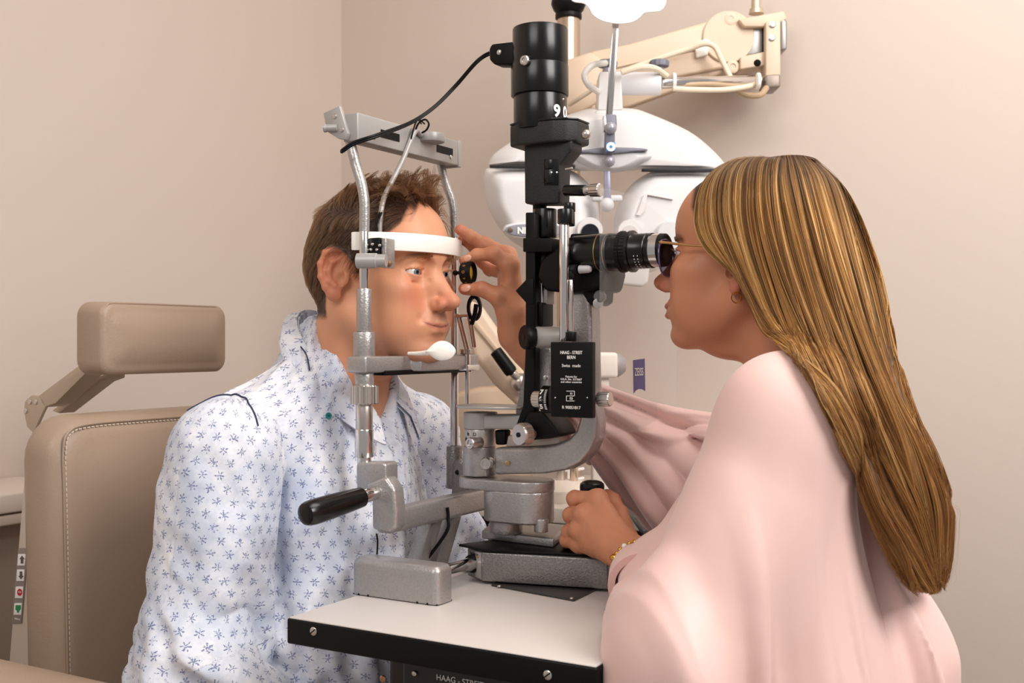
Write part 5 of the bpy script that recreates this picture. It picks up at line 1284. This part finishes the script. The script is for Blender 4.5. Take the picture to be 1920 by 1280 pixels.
# trousers on the seat, out of sight below the table
TRM = mat('dark_trousers', '2a2d36', .85)
def trous(P):
    q = toI(P); d = s_ell(q, (-.17, .2625, -.26), (.13, .175, .11))
    for v in (.17, .355): d = smin(d, s_cone(q, (-.15, v, -.28), (.22, v, -.29), .085, .062), .04); d = smin(d, s_cone(q, (.22, v, -.29), (.25, v, -.74), .062, .045), .03)
    return d
cloth('trousers', trous, np.array(I(.0, .26, 0), F4)+A3(-.42, -.42, -.80), np.array(I(.0, .26, 0), F4)+A3(.42, .42, -.13), .012, None, TRM, man)
for v in (.17, .355): obj('shoe', ball(I(.30, v, -.765), (.13, .048, .034), MUV), BLACKM, man)
# ------------------------------------------------------------------ the examiner
SKW = skin('tan_skin', 'c48160', 'b66450', 'cb8d6b')
wsc = .93; pit = math.radians(4)
WF0 = -IU; WLf = -IV
WF = WF0*math.cos(pit)+IW*math.sin(pit); WUp = -WF0*math.sin(pit)+IW*math.cos(pit)
WO = I(.422, .298, .395)
WM = np.array(Matrix(((WF.x, WLf.x, WUp.x), (WF.y, WLf.y, WUp.y), (WF.z, WLf.z, WUp.z))), F4); WOn = np.array(WO, F4)
def scalp_w(L):
    x, y, z = L[:, 0], np.abs(L[:, 1]), L[:, 2]
    hx = np.where(z > .055, .076-(np.clip(y-.01, 0, .06)*.35), .060-np.clip((.055-z)/.06, 0, 1)*.045)
    return np.clip((hx-x)/.006, 0, 1)*np.clip((z-.0)/.01, 0, 1)*((y < .072)|(z > .035))
KW = dict(male=0, earz=-.014, earx=.002, top=.006, nose=.98, tipz=.003, smile=.006, open=.0022, lipx=.002, ear=.92, scalp=scalp_w, lidup=.0046)
wom = thing('person', 'woman with long highlighted brown hair and pale pink top leaning into the eyepieces', 'person', I(.62, .29, -.3))
def toW(P): return ((P-WOn) @ WM)/F4(wsc)
def wl(x, y, z): return WO+(WF*x+WLf*y+WUp*z)*wsc
def w_head(P):
    L = toW(P); d = head_field(L, KW)
    nk = s_cone(L, (-.028, 0, -.045), (-.080, 0, -.19), .047, .050)
    nk = smin(nk, s_ell(L, (.012, 0, -.112), (.03, .02, .014)), .02)
    return smin(d, nk, .022)*F4(wsc)
def W3(x, y, v): return np.array(HV(x, y, v), F4)
# left hand closed on the joystick, right hand holding the lens
LH = dict(wrist=W3(1192, 1048, .245), arm=Jn(.372, .135, .012), rw=.0235,
    f=[[(1121, 936, .288), (1078, 934, .292), (1075, 941, .338), (1100, 944, .350)], [(1096, 964, .276), (1071, 966, .290), (1074, 972, .335), (1098, 972, .348)],
       [(1086, 992, .275), (1068, 997, .288), (1072, 1003, .326), (1095, 1003, .340)], [(1086, 1019, .279), (1063, 1013, .288), (1067, 1019, .315), (1086, 1022, .328)]],
    th=[(1168, 1010, .285), (1160, 965, .325), (1150, 938, .345), (1138, 926, .352)])
RH = dict(wrist=W3(968, 628, .345), arm=Jn(.185, .412, .185), rw=.0245,
    f=[[(957, 497, .322), (925, 476, .308), (894, 478, .302), (871, 489, .299)], [(951, 480, .335), (908, 458, .330), (884, 444, .318), (863, 431, .305)],
       [(951, 492, .350), (912, 474, .352), (889, 464, .343), (868, 449, .330)], [(951, 512, .362), (918, 505, .372), (904, 494, .368), (892, 484, .362)]],
    th=[(957, 585, .328), (934, 556, .312), (904, 542, .303), (872, 541, .300)])
FR = [(.0105, .0093, .0080, .0068), (.0108, .0095, .0082, .0070), (.0102, .0090, .0078, .0066), (.0092, .0080, .0070, .0060)]
def hand(P, H, s=1.0, pal=1.0):
    d = s_cone(P, H['wrist'], H['arm'], H['rw'], H['rw']*1.2)
    w_ = H['wrist']
    for i, f in enumerate(H['f']):
        p = [W3(*x) for x in f]; r = [x*s for x in FR[i]]
        a = w_+(p[0]-w_)*.12
        d = smin(d, s_cone(P, a, p[0], .0150*pal, r[0]*1.05), .012)
    m = (W3(*H['f'][1][0])+W3(*H['f'][3][0]))*.5; d = smin(d, s_cone(P, w_*.6+m*.4, m*.8+w_*.2, .015*pal, .011), .012)
    t = [W3(*x) for x in H['th']]; d = smin(d, s_path(P, [w_*.7+t[0]*.3]+t[:2], [.016, .0165, .0125], .008), .012)
    g = None
    for i, f in enumerate(H['f']):
        p = [W3(*x) for x in f]; r = [x*s for x in FR[i]]
        e = s_path(P, p, r, .003); e = smin(e, s_sph(P, p[0], r[0]*1.13), .006); e = smin(e, s_sph(P, p[1], r[1]*1.06), .004)
        g = e if g is None else smin(g, e, .0016)
    d = smin(d, g, .006)
    d = smin(d, s_path(P, t[1:], [.0112, .0098, .0082], .003), .005)
    # knuckle creases and tendons
    dn = vnoise(P*160)*.00035+vnoise(P*70)*.0006
    return d+dn
KNEES = None
def w_core(P):
    d = s_cone(P, np.array(wl(-.075, 0, -.17), F4), Jn(.485, .295, .12), .045, .06)
    d = smin(d, s_cone(P, Jn(.485, .295, .12), Jn(.56, .29, -.28), .065, .085), .05)
    d = smin(d, s_cone(P, Jn(.495, .18, .20), Jn(.495, .42, .19), .03, .03), .03)
    for a, H, e in ((Jn(.50, .16, .19), LH, Jn(.405, .08, .0)), (Jn(.47, .43, .18), RH, Jn(.31, .44, .115))):
        d = smin(d, s_cone(P, a, e, .032, .028), .02); d = smin(d, s_cone(P, e, H['arm'], .028, H['rw']*1.35), .012)
    return d
pieces = []
for f, lo, hi, h in ((w_head, WOn+A3(-.17, -.16, -.215), WOn+A3(.17, .16, .13), .0014),
                     (lambda P: hand(P, LH), LH['wrist']+A3(-.10, -.05, -.045), LH['wrist']+A3(.04, .13, .115), .0011),
                     (lambda P: hand(P, RH, 1.0, 1.0), RH['wrist']+A3(-.12, -.09, -.07), RH['wrist']+A3(.07, .08, .16), .0011),
                     (w_core, Jn(.50, .30, 0)+A3(-.42, -.36, -.36), Jn(.50, .30, 0)+A3(.36, .36, .30), .007)):
    pieces.append(mesh_sdf(f, lo, hi, h))
at = head_attrs(toW(pieces[0][0].astype(F4)), KW); n0 = sum(len(p[0]) for p in pieces[1:])
at = {k: (t_, np.concatenate([a, np.zeros(n0, F4)])) for k, (t_, a) in at.items()}
# knuckles and fingertips flush a little
fl = at['flush'][1]; off = len(pieces[0][0])
for H, (V, Q) in ((LH, pieces[1]), (RH, pieces[2])):
    for f in H['f']+[H['th'][1:]]:
        for p in (f[0], f[1], f[-1]): fl[off:off+len(V)] = np.maximum(fl[off:off+len(V)], .75*np.exp(-(np.linalg.norm(V-W3(*p), axis=1)/.010)**2))
    off += len(V)
offs = np.cumsum([0]+[len(p[0]) for p in pieces])
np_mesh('body', np.concatenate([p[0] for p in pieces]), np.concatenate([p[1]+o for p, o in zip(pieces, offs)]), SKW, wom, at)
eyes(wl, WF, wom, '5a4632', .0112)
brows(wom, WO, WM*wsc, 240, hairmat('brow_dark', [(0, '3a2618'), (1, '5a3c26')]), .007, KW)
# nails on the fingers that show them
NAIL = mat('nail', 'e0a48c', .25, coat=.3)
def nail(x, y, v, ax, nrm, a, b):
    c = HV(x, y, v); ax = Vec(ax).normalized(); nrm = Vec(nrm); nrm = (nrm-ax*nrm.dot(ax)).normalized(); s = ax.cross(nrm)
    obj('nail', ball(c, (a, b, .0016), Matrix((ax, s, nrm)).transposed(), 20, 12), NAIL, wom)
nail(873, 539.5, .2915, HV(868, 541, .295)-HV(895, 539, .297), HV(878, 530, .27)-HV(878, 541, .30), .0075, .0055)
nail(876, 484, .2935, HV(870, 488, .295)-HV(890, 479, .296), HV(880, 470, .27)-HV(880, 482, .30), .0065, .0045)
# ---- pink top
def pinkmat():
    t = NT('pale_pink_satin'); t.l(t.mix(t.noise(6, 3), 'e9c6bf', 'e5beb7'), t.b.inputs['Base Color']); b = t.b
    b.inputs['Roughness'].default_value = .5; b.inputs['Specular IOR Level'].default_value = .3; b.inputs['Sheen Weight'].default_value = .25; b.inputs['Sheen Roughness'].default_value = .4
    t.bump(t.noise(1200, 2), .08, .0006); return t.m
PINK = pinkmat()
shN = (.505, .155, .222); shF = (.490, .44, .200); elb = (.428, .065, -.008); wrN = (.343, .212, .036); nf = (.462, .235, .226); hip = (.545, .26, -.30)
wI = toI(LH['wrist'][None])[0]; wrN = tuple(wI+(np.array(elb, F4)-wI)*.20)
def blouse(P):
    q = toI(P); u, v, w = q.T
    d = smin(s_cone(q, (.475, .295, .155), (.535, .285, -.05), .080, .090), s_cone(q, (.535, .285, -.05), (.545, .285, -.33), .090, .100), .06)
    d = smin(d, s_cone(q, shN, shF, .058, .052), .04)
    d = smin(d, s_cone(q, nf, shN, .022, .056), .03)
    d = smin(d, s_cone(q, shN, elb, .058, .068), .03)
    d = smin(d, s_cone(q, elb, wrN, .066, .034), .02)
    d = smin(d, s_tri(q, nf, wrN, elb, .020), .03)
    d = smin(d, s_tri(q, nf, shN, elb, .034), .03)
    d = smin(d, s_tri(q, shN, elb, hip, .036), .04)
    d = smin(d, s_cone(q, (.50, .175, .19), (.555, .215, -.30), .050, .085), .05)
    d = smin(d, s_cone(q, elb, (.452, .065, -.30), .066, .078), .04)
    # drape: long folds falling from the shoulder, deeper to the lower right, ripples by the elbow
    s = u*.75+v*.9
    n1 = vnoise(np.stack([s*17+w*2.5+.3*np.sin(w*9), w*2.3+3, 0*w+2], 1)); n2 = vnoise(np.stack([s*38+w*6, w*3.5, 0*w+6], 1))
    n3 = vnoise(np.stack([u*12, v*12+w*9, w*22+u*14], 1))
    el = np.exp(-(np.sum((q-np.array((.36, .14, .0), F4))**2, 1))/.10**2)
    low = np.clip((.22-w)/.25, 0, 1)
    n1 = 1-np.abs(n1)*2.2; d = d-n1*.008*low+n2*.0055*low-(np.abs(np.sin(s*34+1.6*n2+w*3))-.6)*.0050*np.clip((.16-w)/.2, 0, 1)*np.clip((u-.44)/.06, 0, 1)+n3*.013*el
    # wrist opening and neckline
    
    d = smax(d, -s_ell(q, (.462, .30, .285), (.075, .066, .07)), .012)
    return d
bc_ = Jn(.52, .25, 0)
cloth('blouse', blouse, bc_+A3(-.34, -.38, -.36), bc_+A3(.36, .40, .33), .0035, None, PINK, wom)
# far sleeve with gathered folds running from cuff to shoulder
sa, sb, sc_ = (.470, .445, .180), (.310, .440, .112), (.170, .415, .190)
def far_sleeve(P):
    q = toI(P); a, b, c = (np.array(x, F4) for x in (sa, sb, sc_))
    d = smin(s_cone(q, a, b, .070, .078), s_cone(q, b, c, .074, .044), .05)
    ax = (c-a)/np.linalg.norm(c-a); rel = q-c; per = np.array((0, 1, 0), F4); th = np.arctan2(rel @ np.cross(ax, per), rel @ per)
    L = rel @ ax
    ph_ = np.arctan2(q[:, 2]-.26, q[:, 0]-.115); n = -np.abs(np.sin(ph_*15+1.3*vnoise(q*8)+q[:, 1]*5))*.015+.008+vnoise(np.stack([th*3.2, L*7, 0*L], 1))*.007
    return d+n
fc = Jn(.36, .43, .12)
cloth('sleeve', far_sleeve, fc+A3(-.27, -.26, -.22), fc+A3(.27, .26, .20), .003, None, PINK, wom)
cb_ = LH['arm']-LH['wrist']; cdir = Vec(cb_/np.linalg.norm(cb_)); w0_ = Vec(LH['wrist'])+cdir*.012
obj('cuff', lathe(w0_, cdir, [(0, .0245), (.0008, .0275), (.008, .0300), (.02, .034), (.045, .038), (.045, .030), (.02, .026), (.002, .0235)], 48), PINK, wom, smooth=60)
# bracelet of small beads
for i in range(26):
    a = 2*PI*i/26; x_, y_, z_ = basis(cdir); r = .0262
    p = w0_-cdir*(.004+.002*math.sin(a*2))+(x_*math.cos(a)+y_*math.sin(a))*r
    obj('bracelet_bead', ball(p, (.0028 if i % 3 else .0034), su=12, sv=8), mat('gold', 'd6a24a', .2, 1) if i % 3 else mat('pearl', 'efe6dc', .2, coat=.5), wom)
pb2 = HV(1152, 1045, .222); obj('bracelet_charm', ball(pb2, (.0058, .0042, .0042), MUV), mat('gold', 'd6a24a', .2, 1), wom)
# earring
el_ = wl(-.006, .0835, -.044); hp = HV(1381, 558, loc(el_)[1]-.004)
obj('earring', bevel(loft([[hp+(WF*math.cos(a)+IW*math.sin(a))*rr+WLf*dd for a in [2*PI*i/28 for i in range(28)]] for rr, dd in ((.0062, 0), (.0056, .0007), (.005, 0), (.0056, -.0007), (.0062, 0))], cap=False), 0), mat('gold', 'd6a24a', .2, 1), wom)
# ---- glasses
gl_ = thing('glasses', 'thin gold spectacles with violet-rimmed lenses worn by the woman', 'glasses', wl(.09, 0, 0))
GOLD = mat('pink_gold', 'c99a6a', .22, 1)
RIMM = mat('violet_rim', '4d3f6b', .25, 0, coat=.5)
tg = NT('tinted_lens'); tr2 = tg.n('ShaderNodeBsdfTransparent'); tr2.inputs[0].default_value = (.52, .50, .62, 1); g2 = tg.n('ShaderNodeBsdfGlossy'); g2.inputs['Roughness'].default_value = .03
mx = tg.n('ShaderNodeMixShader'); mx.inputs[0].default_value = .08; tg.l(tr2.outputs[0], mx.inputs[1]); tg.l(g2.outputs[0], mx.inputs[2]); tg.l(mx.outputs[0], tg.out.inputs[0])
def lensring(s, k=1.0, dx=0):
    out = []
    for i in range(40):
        a = 2*PI*i/40; c_, s_ = math.cos(a), math.sin(a)
        yy = .0335+.0265*k*math.copysign(abs(c_)**.8, c_); zz = -.006+.0225*k*math.copysign(abs(s_)**.85, s_)
        out.append(wl(.0945+dx-.10*max(0, yy-.02)**1.0*.25-(zz+.006)*-.12, s*yy, zz))
    return out
for s in (1, -1):
    q = lensring(s); obj('rim', tube(q+q[:2], .0011, 8, smooth=False), RIMM if s > 0 else GOLD, gl_)
    bm = bmesh.new(); r1 = [bm.verts.new(p) for p in lensring(s, .97)]; r2 = [bm.verts.new(p+WF*.0015) for p in lensring(s, .97)]
    bm.faces.new(r1); bm.faces.new(r2[::-1])
    for i in range(40): bm.faces.new((r1[i], r2[i], r2[(i+1) % 40], r1[(i+1) % 40]))
    obj('lens', bm, tg.m, gl_)
    obj('temple', tube([wl(.0915, s*.061, .010), wl(.087, s*.068, .011), wl(.05, s*.0735, .008), wl(.005, s*.0775, .006), wl(-.018, s*.079, -.004), wl(-.028, s*.079, -.02)], lambda t: .0017-.0006*t, 8, 6), GOLD, gl_)
obj('bridge', tube([wl(.0965, .009, -.001), wl(.1005, 0, .002), wl(.0965, -.009, -.001)], .0011, 8, 6), GOLD, gl_)
# ---- the lens in the right hand
le = thing('condensing_lens', 'small black ringed lens with yellow glass held between finger and thumb', 'lens', HV(876, 511, .298))
lc = HV(877, 511, .298); la = (IU*.97+IV*.17).normalized()
obj('ring', lathe(lc, la, [(-.0075, .0105), (-.007, .0132), (-.005, .0138), (.0045, .0138), (.005, .0146), (.007, .0146), (.0078, .0135), (.0078, .0118), (.003, .0112), (-.0075, .0102)], 48), BLACKM, le)
ta = NT('amber_glass'); ta.b.inputs['Base Color'].default_value = (.75, .42, .03, 1); ta.b.inputs['Roughness'].default_value = .05; ta.b.inputs['Coat Weight'].default_value = 1
obj('glass', lathe(lc, la, [(-.004, .0003), (-.004, .0108), (.0028, .0108), (.0042, .008), (.0052, .004), (.0054, .0003)], 40), ta.m, le)
for k in range(10):
    a = math.radians(k*36); x_, y_, z_ = basis(la, IW); d_ = x_*math.cos(a)+y_*math.sin(a)
    text('lettering', '90D'[k % 3], lc+d_*.0139-la*.001, la.cross(d_), la, .0052, mat('gold_print', 'c08a3c', .4, .5), le)
obj('stem', cyl(lc-la*.0075, lc-la*.016, .0022), BLACKM, le)
obj('stem_bead', ball(lc-la*.0175, .0036), BLACKM, le)
# ------------------------------------------------------------------ long hair
guides = [  # front to back; (px, py, v) from the parting to the tips
 [(1395, 318, 0.292), (1345, 338, 0.262), (1312, 372, 0.238), (1302, 418, 0.224), (1322, 470, 0.214), (1382, 520, 0.204), (1408, 575, 0.196), (1434, 625, 0.188), (1482, 660, 0.16), (1548, 712, 0.135), (1600, 800, 0.14), (1632, 900, 0.15), (1668, 1000, 0.165), (1725, 1110, 0.185)],
 [(1410, 308, 0.294), (1372, 328, 0.262), (1350, 368, 0.232), (1350, 420, 0.214), (1375, 480, 0.206), (1405, 545, 0.198), (1435, 605, 0.19), (1482, 660, 0.168), (1535, 730, 0.15), (1585, 825, 0.15), (1625, 930, 0.16), (1668, 1030, 0.17), (1728, 1112, 0.19)],
 [(1435, 298, 0.296), (1410, 325, 0.256), (1402, 380, 0.22), (1412, 450, 0.204), (1438, 530, 0.194), (1470, 610, 0.184), (1515, 700, 0.165), (1565, 800, 0.158), (1615, 905, 0.165), (1660, 1005, 0.172), (1738, 1113, 0.195)],
 [(1460, 293, 0.297), (1450, 325, 0.252), (1455, 390, 0.216), (1475, 480, 0.2), (1505, 580, 0.19), (1545, 690, 0.175), (1595, 800, 0.17), (1645, 920, 0.178), (1700, 1020, 0.182), (1748, 1114, 0.2)],
 [(1485, 291, 0.298), (1494, 328, 0.254), (1510, 400, 0.22), (1537, 500, 0.204), (1572, 610, 0.196), (1614, 730, 0.188), (1662, 850, 0.19), (1703, 960, 0.195), (1730, 1050, 0.2), (1752, 1114, 0.208)],
 [(1510, 293, 0.299), (1536, 335, 0.262), (1558, 410, 0.236), (1586, 510, 0.22), (1620, 620, 0.214), (1664, 740, 0.21), (1712, 850, 0.215), (1744, 950, 0.218), (1752, 1050, 0.22), (1752, 1113, 0.225)],
 [(1528, 298, 0.3), (1564, 345, 0.28), (1588, 415, 0.262), (1612, 510, 0.25), (1642, 620, 0.245), (1682, 740, 0.245), (1736, 850, 0.25), (1765, 940, 0.255), (1764, 1040, 0.255), (1758, 1112, 0.25)],
 [(1534, 303, 0.305), (1573, 355, 0.3), (1597, 425, 0.298), (1620, 515, 0.292), (1648, 620, 0.29), (1688, 740, 0.29), (1748, 850, 0.29), (1778, 945, 0.285), (1776, 1040, 0.28), (1764, 1110, 0.28)]]
MT = 40
def resample(g, n):
    P = [HV(*q) for q in g]; C_ = np.array([tuple(p) for p in catmull(P, 10)]); s = np.concatenate([[0], np.cumsum(np.linalg.norm(np.diff(C_, axis=0), axis=1))]); s /= s[-1]
    t = np.linspace(0, 1, n); return np.stack([np.interp(t, s, C_[:, k]) for k in range(3)], 1)
G = np.array([resample(g, MT) for g in guides])            # guide, t, xyz
def surf(s):
    """points of the near hair surface for across-parameters s (array) -> (n, MT, 3)"""
    x = np.clip(s, 0, 1)*(len(G)-1); i = np.minimum(x.astype(int), len(G)-2); f = (x-i)[:, None, None]
    g0, g1, g2, g3 = G[np.maximum(i-1, 0)], G[i], G[i+1], G[np.minimum(i+2, len(G)-1)]
    return .5*(2*g1+(g2-g0)*f+(2*g0-5*g1+4*g2-g3)*f*f+(3*g1-g0-3*g2+g3)*f**3)
Gd = surf(np.linspace(0, 1, 29)); q_ = Gd.reshape(-1, 3).astype(F4)
for _ in range(4):                                          # keep every lock outside the skull
    dd = w_head(q_); push = np.clip(.0075-dd, 0, .03); q_ = q_+grad(w_head, q_, .002)*push[:, None]*.8
camn = np.array(CAMP, F4)
for _ in range(40):                                         # and lying on the shoulder, not inside it
    bad = (blouse(q_) < .005) & (np.repeat(np.arange(29), MT) < 19)
    if not bad.any(): break
    q_[bad] += (camn-q_[bad])*.004
G = q_.reshape(Gd.shape).astype(float)
for k in range(2): G[1:-1] = .5*G[1:-1]+.25*(G[:-2]+G[2:])
VC = .298; IVn = np.array(IV, F4)
def mirror(P):
    v = (P-np.array(IA)) @ IVn; kt = 1-.78*np.clip((np.linspace(0, 1, MT)-.30)/.4, 0, 1); return P+(2*(VC-v)*kt)[..., None]*IVn
ns = 36; near = surf(np.linspace(0, 1, ns)); farp = mirror(near)
def hairbase():
    t = NT('hair_base'); c = t.ramp(t.noise(90, 4), [(.3, '3a2618'), (.7, '7a532f')]); t.l(c, t.b.inputs['Base Color']); t.b.inputs['Roughness'].default_value = .5; return t.m
cen = near.mean(0)*.5+farp.mean(0)*.5
rings = []
for j in range(MT):
    r = np.concatenate([near[:, j], farp[::-1, j]]); c = r.mean(0); k = .985 if j < MT-4 else .985-.12*(j-MT+5)
    rings.append([Vec(p) for p in c+(r-c)*k-IVn*0])
obj('hair_mass', loft(rings), hairbase(), wom, smooth=180)
def longhair():
    t = NT('long_highlighted_hair'); c = t.n('ShaderNodeAttribute', attribute_name='tint').outputs['Color']
    t.l(c, t.b.inputs['Base Color']); t.b.inputs['Roughness'].default_value = .42; t.b.inputs['Specular IOR Level'].default_value = .22
    t.b.inputs['Specular Tint'].default_value = (1, .8, .6, 1); return t.m
HWM = longhair()
def tint(tn, n):
    st = np.array([0, .26, .46, .62, .78, 1]); cl = np.array([lin(h) for h in ('3b2413', '61401f', '8a5c2f', 'ad7b42', 'c99a5c', 'dcb47c')])
    c = np.stack([np.interp(tn, st, cl[:, k]) for k in range(3)], 1)[:, None, :]*np.ones((1, MT, 1)); T_ = np.linspace(0, 1, MT)[None, :, None]; r = RNG.random((n, 1, 1))
    k = np.clip(1-T_/(.13+.20*r), 0, 1)**.6*.96; c = c*(1-k)+np.array(lin('24150c'))*k
    k = np.clip((T_-.38-.15*r)*2.2, 0, 1)*.62; c = c*(1-k)+np.array(lin('7a4d2b'))*k  # browner lengths: natural tone plus some shade put into the colour
    return np.concatenate([c, np.ones((n, MT, 1))], 2).astype(F4)
def locks(n, far=False, lift=.004):
    s = RNG.random(n); P = surf(s)
    if far: P = mirror(P)
    T_ = np.linspace(0, 1, MT)
    dS = surf(np.clip(s+.02, 0, 1))-surf(np.clip(s-.02, 0, 1)); 
    if far: dS = mirror(surf(np.clip(s+.02, 0, 1)))-mirror(surf(np.clip(s-.02, 0, 1)))
    dT = np.gradient(P, axis=1); Nn = np.cross(dT, dS); Nn /= np.maximum(np.linalg.norm(Nn, axis=2, keepdims=True), 1e-9)
    sg = np.sign((Nn*(IVn if far else -IVn)).sum(2, keepdims=True)); Nn = Nn*np.where(sg == 0, 1, sg)
    lock = np.floor(s*46)+.0; ph = (np.sin(lock*127.1)*43758.5) % 1
    depth = (RNG.random(n)-.15)*lift
    clump = (np.sin(T_[None]*(5+4*ph[:, None])+ph[:, None]*20)*.0075*T_[None]**1.3+np.sin(T_[None]*9+s[:, None]*60)*.0022*T_[None])
    wob = np.stack([vnoise(np.stack([s*90, np.full(n, 3.*k), T_[j]*6+np.zeros(n)], 1).astype(F4)) for k in (1,) for j in range(MT)], 1)
    fr = RNG.normal(0, 1, (n, 1))*.0022*T_[None]
    pull = (((s*46) % 1)-.5)[:, None]*-1*np.clip((T_[None]-.25)*1.5, 0, .75)
    dl = np.linalg.norm(dS, axis=2)/(.04)/46*1.0
    Sd = dS/np.maximum(np.linalg.norm(dS, axis=2, keepdims=True), 1e-9)
    env = np.minimum(1, T_*8+.15)
    P = P+Nn*((depth[:, None]+.0035*wob*T_[None])*env)[..., None]+Sd*(clump+fr+pull*dl)[..., None]
    L_ = np.where(RNG.random(n) < .6, 1-.06*RNG.random(n), 1-.30*RNG.random(n)**1.5); X = T_[None]*L_[:, None]*(MT-1); i0 = np.minimum(X.astype(int), MT-2); fx = (X-i0)[..., None]; rw = np.arange(n)[:, None]
    P = P[rw, i0]*(1-fx)+P[rw, i0+1]*fx
    tn = .5+.30*vnoise(np.stack([s*130, 0*s+2, 0*s+4], 1).astype(F4))+.20*vnoise(np.stack([s*32, 0*s+9, 0*s+1], 1).astype(F4))+RNG.normal(0, .17, n)
    return P, np.clip(tn-.18*np.clip((s-.7)/.3, 0, 1), 0, 1)
(near_l, t1), (far_l, t2) = locks(8500), locks(2200, True)
oh = strands('long_hair', np.concatenate([near_l, far_l]), .00030, .00012, HWM, wom)
# loose fly-away strands
tw = np.concatenate([t1, t2]); ta_ = oh.data.attributes.new('tint', 'FLOAT_COLOR', 'POINT'); ta_.data.foreach_set('color', tint(tw, len(tw)).ravel())
fa = locks(120, lift=.010)[0]; strands('loose_hair', fa, .00012, .00005, mat('loose_hair_brown', '8a6238', .45), wom)
bpy.context.view_layer.update()
